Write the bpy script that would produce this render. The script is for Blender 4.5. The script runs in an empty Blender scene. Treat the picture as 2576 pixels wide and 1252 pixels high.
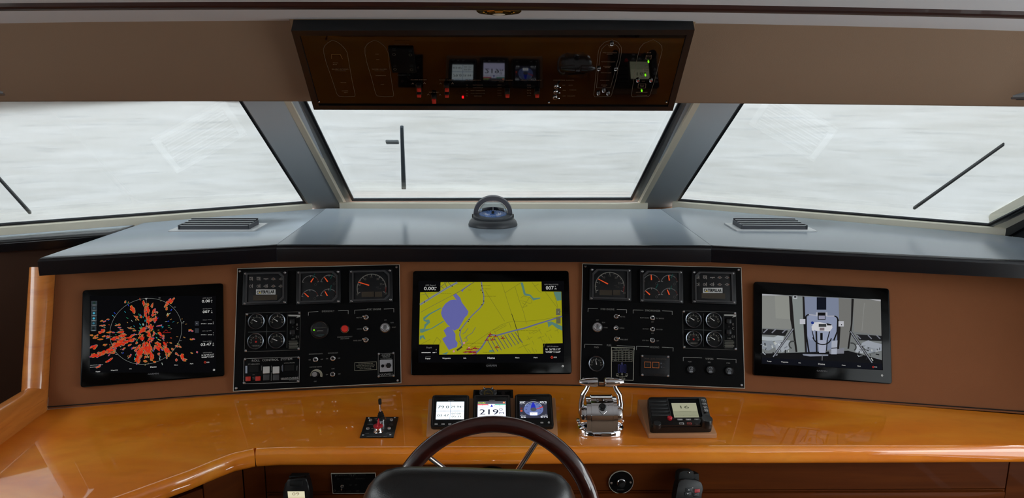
import bpy, bmesh, math, random
from mathutils import Vector, Matrix
SC = bpy.context.scene
COL = SC.collection
V = Vector
rnd = random.Random(7)

# ------------------------------------------------------------------ camera, world, light, exposure
FPX, PITCH, YAW, ROLL = 1800.0, math.radians(11.5), math.radians(1.0), 0.0044
CAM = V((0.025, 0.0, 1.74))
Fw = V((math.sin(YAW)*math.cos(PITCH), math.cos(YAW)*math.cos(PITCH), -math.sin(PITCH)))
R0 = V((math.cos(YAW), -math.sin(YAW), 0)); U0 = R0.cross(Fw)
Rt = (R0 + ROLL*U0).normalized(); Up = (U0 - ROLL*R0).normalized()
cam = bpy.data.cameras.new('camera'); camo = bpy.data.objects.new('camera', cam); COL.objects.link(camo)
cam.sensor_width = 36.0; cam.lens = 36.0*FPX/2576.0; cam.clip_start = 0.02; cam.clip_end = 200
camo.matrix_world = Matrix(((Rt.x, Up.x, -Fw.x, CAM.x), (Rt.y, Up.y, -Fw.y, CAM.y), (Rt.z, Up.z, -Fw.z, CAM.z), (0, 0, 0, 1)))
SC.camera = camo
SC.view_settings.view_transform = 'Standard'; SC.view_settings.look = 'None'
SC.view_settings.exposure = 0.5; SC.view_settings.gamma = 1.0; SC.view_settings.use_curve_mapping = False
SC.cycles.max_bounces = 8; SC.cycles.diffuse_bounces = 5; SC.cycles.glossy_bounces = 5
SC.cycles.transparent_max_bounces = 12; SC.cycles.sample_clamp_indirect = 6.0
SC.cycles.use_denoising = True

SKY = 4.4            # overcast sky
world = bpy.data.worlds.new('overcast_sky'); SC.world = world; world.use_nodes = True
wn = world.node_tree; wn.nodes.clear()
wo = wn.nodes.new('ShaderNodeOutputWorld'); wb = wn.nodes.new('ShaderNodeBackground')
wt = wn.nodes.new('ShaderNodeTexCoord'); ws = wn.nodes.new('ShaderNodeSeparateXYZ'); wr = wn.nodes.new('ShaderNodeValToRGB')
wn.links.new(wt.outputs['Generated'], ws.inputs[0]); wn.links.new(ws.outputs['Z'], wr.inputs[0])
wr.color_ramp.elements[0].position = 0.0; wr.color_ramp.elements[0].color = (0.52, 0.53, 0.54, 1)
wr.color_ramp.elements[1].position = 0.06; wr.color_ramp.elements[1].color = (0.93, 0.97, 1.0, 1)
wn.links.new(wr.outputs[0], wb.inputs[0]); wb.inputs[1].default_value = SKY
wn.links.new(wb.outputs[0], wo.inputs[0])

def day_portal(name, loc, rot, sx, sy):
    l = bpy.data.lights.new(name, 'AREA'); l.shape = 'RECTANGLE'; l.size = sx; l.size_y = sy
    l.cycles.is_portal = True
    o = bpy.data.objects.new(name, l); o.location = loc; o.rotation_euler = rot; COL.objects.link(o)

# ------------------------------------------------------------------ pixel rays onto real planes
def ray(x, y): return Fw + (x-1288)/FPX*Rt - (y-626)/FPX*Up
def on_plane(x, y, P, n):
    d = ray(x, y); return CAM + d*((V(P)-CAM).dot(n)/d.dot(n))
def on_z(x, y, z): return on_plane(x, y, (0, 0, z), V((0, 0, 1)))
def on_y(x, y, Y): return on_plane(x, y, (0, Y, 0), V((0, 1, 0)))

def lin(c):
    return tuple((v/255/12.92 if v/255 <= 0.04045 else ((v/255+0.055)/1.055)**2.4) for v in c)

# ------------------------------------------------------------------ materials
MATS = {}
def mat(name, col, rough=0.5, metal=0.0, spec=0.5, coat=0.0, coat_rough=0.03, ior=None, bump=0.0, bscale=200.0, srgb=True, emit=0.0, var=0.0, vscale=6.0, coat_ior=1.5):
    m = bpy.data.materials.new(name); m.use_nodes = True; nt = m.node_tree
    b = nt.nodes['Principled BSDF']; c = lin(col) if srgb else col
    b.inputs['Base Color'].default_value = (*c, 1); b.inputs['Roughness'].default_value = rough
    b.inputs['Metallic'].default_value = metal; b.inputs['Specular IOR Level'].default_value = spec
    b.inputs['Coat Weight'].default_value = coat; b.inputs['Coat Roughness'].default_value = coat_rough
    b.inputs['Coat IOR'].default_value = coat_ior
    if ior: b.inputs['IOR'].default_value = ior
    if emit: b.inputs['Emission Color'].default_value = (*c, 1); b.inputs['Emission Strength'].default_value = emit
    tc = nt.nodes.new('ShaderNodeTexCoord')
    if var:
        n = nt.nodes.new('ShaderNodeTexNoise'); n.inputs['Scale'].default_value = vscale; n.inputs['Detail'].default_value = 4
        mx = nt.nodes.new('ShaderNodeMix'); mx.data_type = 'RGBA'
        mx.inputs['A'].default_value = (*[v*(1-var) for v in c], 1); mx.inputs['B'].default_value = (*[min(1, v*(1+var)) for v in c], 1)
        nt.links.new(tc.outputs['Object'], n.inputs['Vector']); nt.links.new(n.outputs['Fac'], mx.inputs['Factor'])
        nt.links.new(mx.outputs['Result'], b.inputs['Base Color'])
    if bump:
        n = nt.nodes.new('ShaderNodeTexNoise'); n.inputs['Scale'].default_value = bscale; n.inputs['Detail'].default_value = 3
        bp = nt.nodes.new('ShaderNodeBump'); bp.inputs['Strength'].default_value = bump; bp.inputs['Distance'].default_value = 0.002
        nt.links.new(tc.outputs['Object'], n.inputs['Vector']); nt.links.new(n.outputs['Fac'], bp.inputs['Height'])
        nt.links.new(bp.outputs['Normal'], b.inputs['Normal'])
    MATS[name] = m; return m

def wood(name, c1, c2, c3, scale=(1.2, 7, 7), rough=0.35, coat=1.0, coat_ior=1.6, fig=1.0, coat_rough=0.025, spec=0.3):
    m = bpy.data.materials.new(name); m.use_nodes = True; nt = m.node_tree; b = nt.nodes['Principled BSDF']
    tc = nt.nodes.new('ShaderNodeTexCoord'); mp = nt.nodes.new('ShaderNodeMapping'); mp.inputs['Scale'].default_value = scale
    nt.links.new(tc.outputs['Object'], mp.inputs['Vector'])
    n1 = nt.nodes.new('ShaderNodeTexNoise'); n1.inputs['Scale'].default_value = 2.2; n1.inputs['Detail'].default_value = 6; n1.inputs['Distortion'].default_value = 1.2
    n2 = nt.nodes.new('ShaderNodeTexNoise'); n2.inputs['Scale'].default_value = 14; n2.inputs['Detail'].default_value = 5
    nt.links.new(mp.outputs[0], n1.inputs['Vector']); nt.links.new(mp.outputs[0], n2.inputs['Vector'])
    r = nt.nodes.new('ShaderNodeValToRGB'); e = r.color_ramp.elements
    e[0].position = 0.3; e[0].color = (*lin(c1), 1); e[1].position = 0.72; e[1].color = (*lin(c3), 1)
    k = e.new(0.5); k.color = (*lin(c2), 1)
    nt.links.new(n1.outputs['Fac'], r.inputs[0])
    r2 = nt.nodes.new('ShaderNodeValToRGB'); r2.color_ramp.elements[0].position = 0.28; r2.color_ramp.elements[0].color = (0.72, 0.66, 0.6, 1)
    r2.color_ramp.elements[1].position = 0.5; r2.color_ramp.elements[1].color = (1, 1, 1, 1)
    nt.links.new(n2.outputs['Fac'], r2.inputs[0])
    mx = nt.nodes.new('ShaderNodeMix'); mx.data_type = 'RGBA'; mx.blend_type = 'MULTIPLY'; mx.inputs['Factor'].default_value = 0.45*fig
    nt.links.new(r.outputs[0], mx.inputs['A']); nt.links.new(r2.outputs[0], mx.inputs['B']); nt.links.new(mx.outputs['Result'], b.inputs['Base Color'])
    b.inputs['Roughness'].default_value = rough; b.inputs['Specular IOR Level'].default_value = spec
    b.inputs['Coat Weight'].default_value = coat; b.inputs['Coat Roughness'].default_value = coat_rough; b.inputs['Coat IOR'].default_value = coat_ior
    MATS[name] = m; return m

def attr_mat(name, kind, k=1.0):
    m = bpy.data.materials.new(name); m.use_nodes = True; nt = m.node_tree; b = nt.nodes['Principled BSDF']
    a = nt.nodes.new('ShaderNodeAttribute'); a.attribute_name = 'Col'
    if kind == 'screen':
        b.inputs['Base Color'].default_value = (0.001, 0.001, 0.001, 1); b.inputs['Roughness'].default_value = 0.35
        b.inputs['Specular IOR Level'].default_value = 0.04
        nt.links.new(a.outputs['Color'], b.inputs['Emission Color'])
        lw = nt.nodes.new('ShaderNodeLayerWeight'); lw.inputs['Blend'].default_value = 0.5      # a flat panel shines mostly straight out of its face
        i1 = nt.nodes.new('ShaderNodeMath'); i1.operation = 'SUBTRACT'; i1.inputs[0].default_value = 1.0
        pw = nt.nodes.new('ShaderNodeMath'); pw.operation = 'POWER'; pw.inputs[1].default_value = 2.0
        ks = nt.nodes.new('ShaderNodeMath'); ks.operation = 'MULTIPLY'; ks.inputs[1].default_value = k
        nt.links.new(lw.outputs['Facing'], i1.inputs[1]); nt.links.new(i1.outputs[0], pw.inputs[0]); nt.links.new(pw.outputs[0], ks.inputs[0]); nt.links.new(ks.outputs[0], b.inputs['Emission Strength'])
    else:
        nt.links.new(a.outputs['Color'], b.inputs['Base Color']); b.inputs['Roughness'].default_value = 0.5
        b.inputs['Specular IOR Level'].default_value = 0.25
    MATS[name] = m; return m

M = MATS
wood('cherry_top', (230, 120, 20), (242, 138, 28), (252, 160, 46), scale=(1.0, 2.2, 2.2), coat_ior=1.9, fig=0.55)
wood('cherry_front_shaded', (72, 32, 6), (80, 36, 8), (88, 42, 10), scale=(0.6, 3, 9), coat_ior=1.2, coat=0.15, rough=0.6, spec=0.06)  # same cherry as the worktop, its shade put into a darker colour
wood('cherry_rail', (196, 112, 46), (208, 126, 54), (218, 138, 62), scale=(1.0, 1.0, 8), coat_ior=1.6)
wood('wheel_wood', (38, 11, 7), (50, 15, 9), (64, 20, 11), scale=(3, 14, 14), coat_ior=1.6)
wood('mahogany', (40, 14, 8), (52, 19, 10), (62, 24, 12), scale=(0.5, 20, 20), coat=0.15, rough=0.5)
mat('header_vinyl', (142, 119, 99), 0.8, spec=0.2, bump=0.15, bscale=500, var=0.03)
mat('ceiling_vinyl', (222, 226, 232), 0.75, spec=0.2, bump=0.1, bscale=400, var=0.02, vscale=3)
mat('bezel_tan', (140, 118, 92), 0.6, spec=0.3)
mat('fascia_vinyl', (132, 80, 46), 0.75, spec=0.25, bump=0.25, bscale=700, var=0.05, vscale=5)
mat('pad_leather', (13, 14, 19), 0.2, ior=1.56)
_b = M['pad_leather'].node_tree.nodes['Principled BSDF']; _b.inputs['Sheen Weight'].default_value = 1.0; _b.inputs['Sheen Roughness'].default_value = 0.25; _b.inputs['Sheen Tint'].default_value = (0.74, 0.87, 1.0, 1)
mat('chair_leather', (20, 20, 21), 0.3, spec=0.6, bump=0.2, bscale=600)
mat('stitch', (12, 12, 12), 0.8)
mat('black_plastic', (10, 10, 12), 0.4, spec=0.4)
mat('black_satin', (16, 16, 18), 0.3, spec=0.5)
mat('panel_black', (4, 4, 5), 0.55, spec=0.1)
mat('panel_box', (17, 18, 21), 0.45, spec=0.3)
mat('face_dark', (10, 10, 11), 0.5, spec=0.2)
mat('glass_black', (4, 4, 4), 0.12, spec=0.12)
mat('screen_off', (52, 44, 32), 0.4)
mat('rubber', (12, 12, 12), 0.7, spec=0.3)
mat('acrylic_brown', (7, 5, 5), 0.03, spec=0.5, ior=1.48)
mat('chrome', (235, 235, 238), 0.06, metal=1.0)
mat('steel', (190, 190, 192), 0.22, metal=1.0)
mat('steel_dull', (150, 150, 152), 0.4, metal=1.0)
mat('gold', (200, 160, 70), 0.2, metal=1.0)
mat('bezel_steel', (120, 125, 132), 0.3, metal=1.0)
mat('silver_edge', (190, 188, 176), 0.4, metal=0.3)
mat('pillar_grey', (196, 208, 218), 0.75, spec=0.2, bump=0.1, bscale=500)
mat('frame_cream', (236, 232, 214), 0.45)
mat('gasket_grey', (150, 158, 164), 0.5)
mat('gasket_dark', (30, 34, 42), 0.5)
mat('alu', (170, 176, 182), 0.3, metal=0.9)
mat('wiper_grey', (84, 98, 112), 0.5)
mat('wiper_pale', (190, 194, 194), 0.5)
mat('vent_white', (214, 218, 222), 0.4)
mat('vent_slat', (58, 62, 70), 0.4)
mat('vent_dark', (8, 8, 10), 0.8)
mat('white_paint', (200, 196, 190), 0.5)
mat('wall_tan', (150, 112, 84), 0.7, var=0.04)
mat('carpet', (120, 100, 84), 0.95, spec=0.05, bump=0.5, bscale=300)
mat('recess_dark', (70, 40, 22), 0.7)
mat('dark_void', (10, 8, 7), 0.9)
mat('compass_grey', (52, 56, 62), 0.45)
mat('compass_hood', (92, 92, 100), 0.6)
mat('red_knob', (190, 30, 44), 0.35)
mat('red_button', (214, 44, 32), 0.4)
mat('red_switch', (178, 40, 28), 0.4)
mat('orange_needle', (236, 84, 30), 0.5, emit=0.15)
mat('green_needle', (20, 90, 80), 0.5)
mat('white_needle', (220, 220, 216), 0.5)
mat('grey_plate', (150, 150, 154), 0.5)
mat('light_grey', (178, 178, 176), 0.5)
mat('dark_grey', (46, 46, 48), 0.5)
mat('pod_tan', (172, 122, 84), 0.55, spec=0.3)
mat('led_green', (120, 230, 20), 0.4, emit=0.6)
mat('led_red', (255, 20, 30), 0.4, emit=0.6)
mat('led_white', (255, 255, 255), 0.4, emit=0.6)
mat('lens_amber', (180, 100, 40), 0.3)
mat('button_grey', (158, 156, 156), 0.5)
mat('button_red', (170, 60, 54), 0.5)
attr_mat('print', 'print')
attr_mat('screen_image', 'screen', 0.68)
attr_mat('bright_screen', 'screen', 2.0)
attr_mat('lcd', 'screen', 1.0)

def glass_mat(name, tint, ior=1.5):
    m = bpy.data.materials.new(name); m.use_nodes = True; nt = m.node_tree; nt.nodes.clear()
    o = nt.nodes.new('ShaderNodeOutputMaterial'); t = nt.nodes.new('ShaderNodeBsdfTransparent'); g = nt.nodes.new('ShaderNodeBsdfGlossy')
    f = nt.nodes.new('ShaderNodeFresnel'); f.inputs[0].default_value = ior; mx = nt.nodes.new('ShaderNodeMixShader')
    ge = nt.nodes.new('ShaderNodeNewGeometry'); m1 = nt.nodes.new('ShaderNodeMath'); m1.operation = 'MULTIPLY_ADD'; m1.inputs[1].default_value = -2.0; m1.inputs[2].default_value = 1.0
    m2 = nt.nodes.new('ShaderNodeMath'); m2.operation = 'POWER'; m2.inputs[0].default_value = ior
    nt.links.new(ge.outputs['Backfacing'], m1.inputs[0]); nt.links.new(m1.outputs[0], m2.inputs[1]); nt.links.new(m2.outputs[0], f.inputs[0])
    t.inputs[0].default_value = (*tint, 1); g.inputs['Roughness'].default_value = 0.0
    nt.links.new(f.outputs[0], mx.inputs[0]); nt.links.new(t.outputs[0], mx.inputs[1]); nt.links.new(g.outputs[0], mx.inputs[2]); nt.links.new(mx.outputs[0], o.inputs[0])
    MATS[name] = m; return m
glass_mat('window_glass', (0.97, 0.985, 0.98), 1.65)
glass_mat('dome_glass', (0.82, 0.88, 0.95), 1.5)
glass_mat('gauge_glass', (0.96, 0.96, 0.96), 1.2)

def fabric_mat(name, trans):
    m = bpy.data.materials.new(name); m.use_nodes = True; nt = m.node_tree; nt.nodes.clear()
    o = nt.nodes.new('ShaderNodeOutputMaterial'); tr = nt.nodes.new('ShaderNodeBsdfTranslucent'); df = nt.nodes.new('ShaderNodeBsdfDiffuse')
    mx = nt.nodes.new('ShaderNodeMixShader'); mx.inputs[0].default_value = 0.35
    tc = nt.nodes.new('ShaderNodeTexCoord'); mp = nt.nodes.new('ShaderNodeMapping'); mp.inputs['Scale'].default_value = (1.6, 9, 3)
    mp.inputs['Rotation'].default_value = (0, 0, 0.12)
    n = nt.nodes.new('ShaderNodeTexNoise'); n.inputs['Scale'].default_value = 2.4; n.inputs['Detail'].default_value = 8; n.inputs['Roughness'].default_value = 0.62
    n2 = nt.nodes.new('ShaderNodeTexNoise'); n2.inputs['Scale'].default_value = 1.3; n2.inputs['Detail'].default_value = 3
    nt.links.new(tc.outputs['Object'], mp.inputs[0]); nt.links.new(mp.outputs[0], n.inputs['Vector']); nt.links.new(tc.outputs['Object'], n2.inputs['Vector'])
    r = nt.nodes.new('ShaderNodeValToRGB')
    a = [trans*v for v in (0.83, 0.825, 0.80)]; b = [min(1, trans*v) for v in (1.07, 1.08, 1.09)]
    r.color_ramp.elements[0].position = 0.36; r.color_ramp.elements[0].color = (*a, 1); r.color_ramp.elements[1].position = 0.62; r.color_ramp.elements[1].color = (*b, 1)
    ad = nt.nodes.new('ShaderNodeMath'); ad.operation = 'MULTIPLY_ADD'; ad.inputs[1].default_value = 0.55
    ml = nt.nodes.new('ShaderNodeMath'); ml.operation = 'MULTIPLY'; ml.inputs[1].default_value = 0.45
    nt.links.new(n2.outputs['Fac'], ml.inputs[0]); nt.links.new(n.outputs['Fac'], ad.inputs[0]); nt.links.new(ml.outputs[0], ad.inputs[2])
    mp3 = nt.nodes.new('ShaderNodeMapping'); mp3.inputs['Scale'].default_value = (5, 40, 9); mp3.inputs['Rotation'].default_value = (0, 0, 0.2)
    n3 = nt.nodes.new('ShaderNodeTexNoise'); n3.inputs['Scale'].default_value = 1.6; n3.inputs['Detail'].default_value = 5; n3.inputs['Roughness'].default_value = 0.7
    nt.links.new(tc.outputs['Object'], mp3.inputs[0]); nt.links.new(mp3.outputs[0], n3.inputs['Vector'])
    r3 = nt.nodes.new('ShaderNodeValToRGB'); r3.color_ramp.elements[0].position = 0.30; r3.color_ramp.elements[0].color = (0.80, 0.82, 0.84, 1); r3.color_ramp.elements[1].position = 0.46; r3.color_ramp.elements[1].color = (1, 1, 1, 1)
    mm = nt.nodes.new('ShaderNodeMix'); mm.data_type = 'RGBA'; mm.blend_type = 'MULTIPLY'; mm.inputs['Factor'].default_value = 1.0
    nt.links.new(n3.outputs['Fac'], r3.inputs[0]); nt.links.new(r.outputs[0], mm.inputs['A']); nt.links.new(r3.outputs[0], mm.inputs['B'])
    nt.links.new(ad.outputs[0], r.inputs[0]); nt.links.new(mm.outputs['Result'], tr.inputs[0]); df.inputs[0].default_value = (0.72, 0.72, 0.70, 1)
    nt.links.new(df.outputs[0], mx.inputs[1]); nt.links.new(tr.outputs[0], mx.inputs[2]); nt.links.new(mx.outputs[0], o.inputs[0])
    # node order: factor 0.35 keeps 35 % transmission share
    MATS[name] = m; return m
fabric_mat('mesh_fabric', 0.42)

# ------------------------------------------------------------------ mesh builder
class MB:
    def __init__(self): self.bm = bmesh.new()
    def _bev(self, verts, bev, seg):
        es = {e for v in verts for e in v.link_edges}
        bmesh.ops.bevel(self.bm, geom=list(es), offset=bev, segments=seg, affect='EDGES', profile=0.5, clamp_overlap=True)
    def box(self, c, s, bev=0.0, seg=2, rot=None):
        m = Matrix.Translation(V(c))
        if rot is not None: m = m @ (rot.to_4x4() if hasattr(rot, 'to_4x4') else rot)
        m = m @ Matrix.Diagonal((*s, 1))
        r = bmesh.ops.create_cube(self.bm, size=1.0, matrix=m)
        if bev: self._bev(r['verts'], bev, seg)
        return self
    def prism(self, pts, z0, z1, bev=0.0, seg=2, m=None):
        """polygon (x,y) extruded in z; m maps to the part frame"""
        T = m or Matrix.Identity(4)
        lo = [self.bm.verts.new(T @ V((x, y, z0))) for x, y in pts]; hi = [self.bm.verts.new(T @ V((x, y, z1))) for x, y in pts]
        n = len(pts)
        self.bm.faces.new(lo[::-1]); self.bm.faces.new(hi)
        for i in range(n): self.bm.faces.new((lo[i], lo[(i+1) % n], hi[(i+1) % n], hi[i]))
        if bev: self._bev(lo+hi, bev, seg)
        return self
    def padded(self, pts, z0, z1, r, seams=(), seg=4):
        """cushion: rounded along every edge of the polygon except where it butts against its neighbour"""
        lo = [self.bm.verts.new((x, y, z0)) for x, y in pts]; hi = [self.bm.verts.new((x, y, z1)) for x, y in pts]; n = len(pts)
        self.bm.faces.new(lo[::-1]); self.bm.faces.new(hi)
        for i in range(n): self.bm.faces.new((lo[i], lo[(i+1) % n], hi[(i+1) % n], hi[i]))
        es = [self.bm.edges.get((hi[i], hi[(i+1) % n])) for i in range(n) if i not in seams]
        bmesh.ops.bevel(self.bm, geom=es, offset=r, segments=seg, affect='EDGES', profile=0.5, clamp_overlap=True); return self
    def hull8(self, lo, hi, bev=0.0, seg=2):
        a = [self.bm.verts.new(V(p)) for p in lo]; b = [self.bm.verts.new(V(p)) for p in hi]; n = len(lo)
        self.bm.faces.new(a[::-1]); self.bm.faces.new(b)
        for i in range(n): self.bm.faces.new((a[i], a[(i+1) % n], b[(i+1) % n], b[i]))
        if bev: self._bev(a+b, bev, seg)
        return self
    def quad(self, pts):
        self.bm.faces.new([self.bm.verts.new(V(p)) for p in pts]); return self
    def lathe(self, prof, c=(0, 0, 0), seg=28, m=None, sx=1.0, sy=1.0, a0=0.0, a1=None):
        T = (m or Matrix.Identity(4)); C0 = V(c); rings = []
        full = a1 is None; cnt = seg if full else seg+1; span = 2*math.pi if full else a1-a0
        for r, z in prof:
            if r < 1e-7: rings.append([self.bm.verts.new(T @ (C0+V((0, 0, z))))])
            else: rings.append([self.bm.verts.new(T @ (C0+V((sx*r*math.cos(a0+span*i/seg), sy*r*math.sin(a0+span*i/seg), z)))) for i in range(cnt)])
        for A, B in zip(rings, rings[1:]):
            for i in range(seg):
                j = (i+1) % cnt if full else i+1
                if len(A) == 1 and len(B) == 1: continue
                if len(A) == 1: self.bm.faces.new((A[0], B[j], B[i])) if False else self.bm.faces.new((A[0], B[i], B[j]))
                elif len(B) == 1: self.bm.faces.new((A[i], A[j], B[0]))
                else: self.bm.faces.new((A[i], A[j], B[j], B[i]))
        return self
    def cyl(self, c, r, h, seg=20, m=None, r2=None, bev=0.0):
        r2 = r if r2 is None else r2
        p = [(0, 0), (r, 0), (r2, h), (0, h)] if not bev else [(0, 0), (r, 0), (r2, h-bev), (r2-bev*0.3, h-bev*0.3), (r2-bev, h), (0, h)]
        return self.lathe(p, c, seg, m)
    def tube(self, path, r, seg=10, closed=False, cap=True, sq=None):
        P = [V(p) for p in path]; n = len(P); rings = []; prev = None
        rr = r if isinstance(r, (list, tuple)) else [r]*n
        for i in range(n):
            a = P[i-1] if (i > 0 or closed) else P[i]; b = P[(i+1) % n] if (i < n-1 or closed) else P[i]
            t = (b-a).normalized()
            if prev is None:
                u = t.orthogonal().normalized()
            else:
                u = (prev - t*prev.dot(t)).normalized()
            w = t.cross(u); prev = u
            rings.append([self.bm.verts.new(P[i] + rr[i]*(math.cos(2*math.pi*k/seg)*u + math.sin(2*math.pi*k/seg)*w)) for k in range(seg)])
        pairs = list(zip(rings, rings[1:])) + ([(rings[-1], rings[0])] if closed else [])
        for A, B in pairs:
            for k in range(seg): self.bm.faces.new((A[k], A[(k+1) % seg], B[(k+1) % seg], B[k]))
        if cap and not closed: self.bm.faces.new(rings[0][::-1]); self.bm.faces.new(rings[-1])
        return self
    def sweep(self, path, prof, cap=True):
        """path: plan points (x,y); prof: (offset to the left of travel, z); mitred"""
        P = [V((x, y)) for x, y in path]; n = len(P); rings = []
        for i in range(n):
            d1 = (P[i]-P[i-1]).normalized() if i > 0 else (P[1]-P[0]).normalized()
            d2 = (P[i+1]-P[i]).normalized() if i < n-1 else d1
            n1 = V((-d1.y, d1.x)); n2 = V((-d2.y, d2.x)); b = (n1+n2).normalized(); k = 1/max(0.3, b.dot(n1))
            rings.append([self.bm.verts.new((P[i].x+b.x*o*k, P[i].y+b.y*o*k, z)) for o, z in prof])
        m = len(prof)
        for A, B in zip(rings, rings[1:]):
            for k in range(m): self.bm.faces.new((A[k], B[k], B[(k+1) % m], A[(k+1) % m]))
        if cap: self.bm.faces.new(rings[0]); self.bm.faces.new(rings[-1][::-1])
        return self
    def build(self, name, material, parent=None, smooth=35, **props):
        bmesh.ops.recalc_face_normals(self.bm, faces=self.bm.faces[:])
        me = bpy.data.meshes.new(name); self.bm.to_mesh(me); self.bm.free()
        me.materials.append(M[material] if isinstance(material, str) else material)
        if smooth:
            me.shade_smooth(); me.set_sharp_from_angle(angle=math.radians(smooth))
        o = bpy.data.objects.new(name, me); COL.objects.link(o)
        if parent is not None: o.parent = parent
        for k, v in props.items(): o[k] = v
        return o

def thing(name, label, cat, m=None, group=None):
    o = bpy.data.objects.new(name, None); COL.objects.link(o); o.empty_display_size = 0.05
    if m is not None: o.matrix_world = m
    o['label'] = label; o['category'] = cat
    if group: o['group'] = group
    return o
def tag(o, label, cat, group=None):
    o['label'] = label; o['category'] = cat
    if group: o['group'] = group
    return o
def struct(o): o['kind'] = 'structure'; return o
def sempty(name):
    o = bpy.data.objects.new(name, None); COL.objects.link(o); o['kind'] = 'structure'; return o

# ------------------------------------------------------------------ panel frames: local x right, y up, z out of the panel
class Frame:
    def __init__(self, O, yaw=0.0, tilt=0.0):
        y, t = math.radians(yaw), math.radians(tilt)
        self.N = V((math.sin(y)*math.cos(t), -math.cos(y)*math.cos(t), math.sin(t))); self.U = V((math.cos(y), math.sin(y), 0)); self.V = self.N.cross(self.U)
        self.O = V(O); self.ox = self.oy = 0.0; self.s = 1.0
    def crop(self, ox, oy, s): self.ox, self.oy, self.s = ox, oy, s; return self
    def matrix(self): 
        U, W, N, O = self.U, self.V, self.N, self.O
        return Matrix(((U.x, W.x, N.x, O.x), (U.y, W.y, N.y, O.y), (U.z, W.z, N.z, O.z), (0, 0, 0, 1)))
    def p(self, x, y, h=0.0):
        P = on_plane(self.ox+x/self.s, self.oy+y/self.s, self.O+self.N*h, self.N) - self.O
        return V((P.dot(self.U), P.dot(self.V), h))
    def mpp(self, x, y): return (self.p(x+4, y)-self.p(x-4, y)).length/8
    def p2(self, x, y): q = self.p(x, y); return (q.x, q.y)

# ------------------------------------------------------------------ flat print and screen images: coloured faces in thin layers
TXT = {}
def text_mesh(s, bold=0.0):
    if (s, bold) in TXT: return TXT[(s, bold)]
    cu = bpy.data.curves.new('lettering_source', 'FONT'); cu.body = s; cu.size = 1.0; cu.resolution_u = 2; cu.offset = bold
    o = bpy.data.objects.new('lettering_source', cu); COL.objects.link(o)
    dg = bpy.context.evaluated_depsgraph_get(); dg.update()
    me = o.evaluated_get(dg).to_mesh()
    vs = [(v.co.x, v.co.y) for v in me.vertices]; ps = [tuple(p.vertices) for p in me.polygons]
    o.evaluated_get(dg).to_mesh_clear(); bpy.data.objects.remove(o); bpy.data.curves.remove(cu)
    if vs:
        x0 = min(v[0] for v in vs); x1 = max(v[0] for v in vs)
        vs = [(x-(x0+x1)/2, y) for x, y in vs]; w = x1-x0
    else: w = 0.1
    TXT[(s, bold)] = (vs, ps, w); return TXT[(s, bold)]

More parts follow.
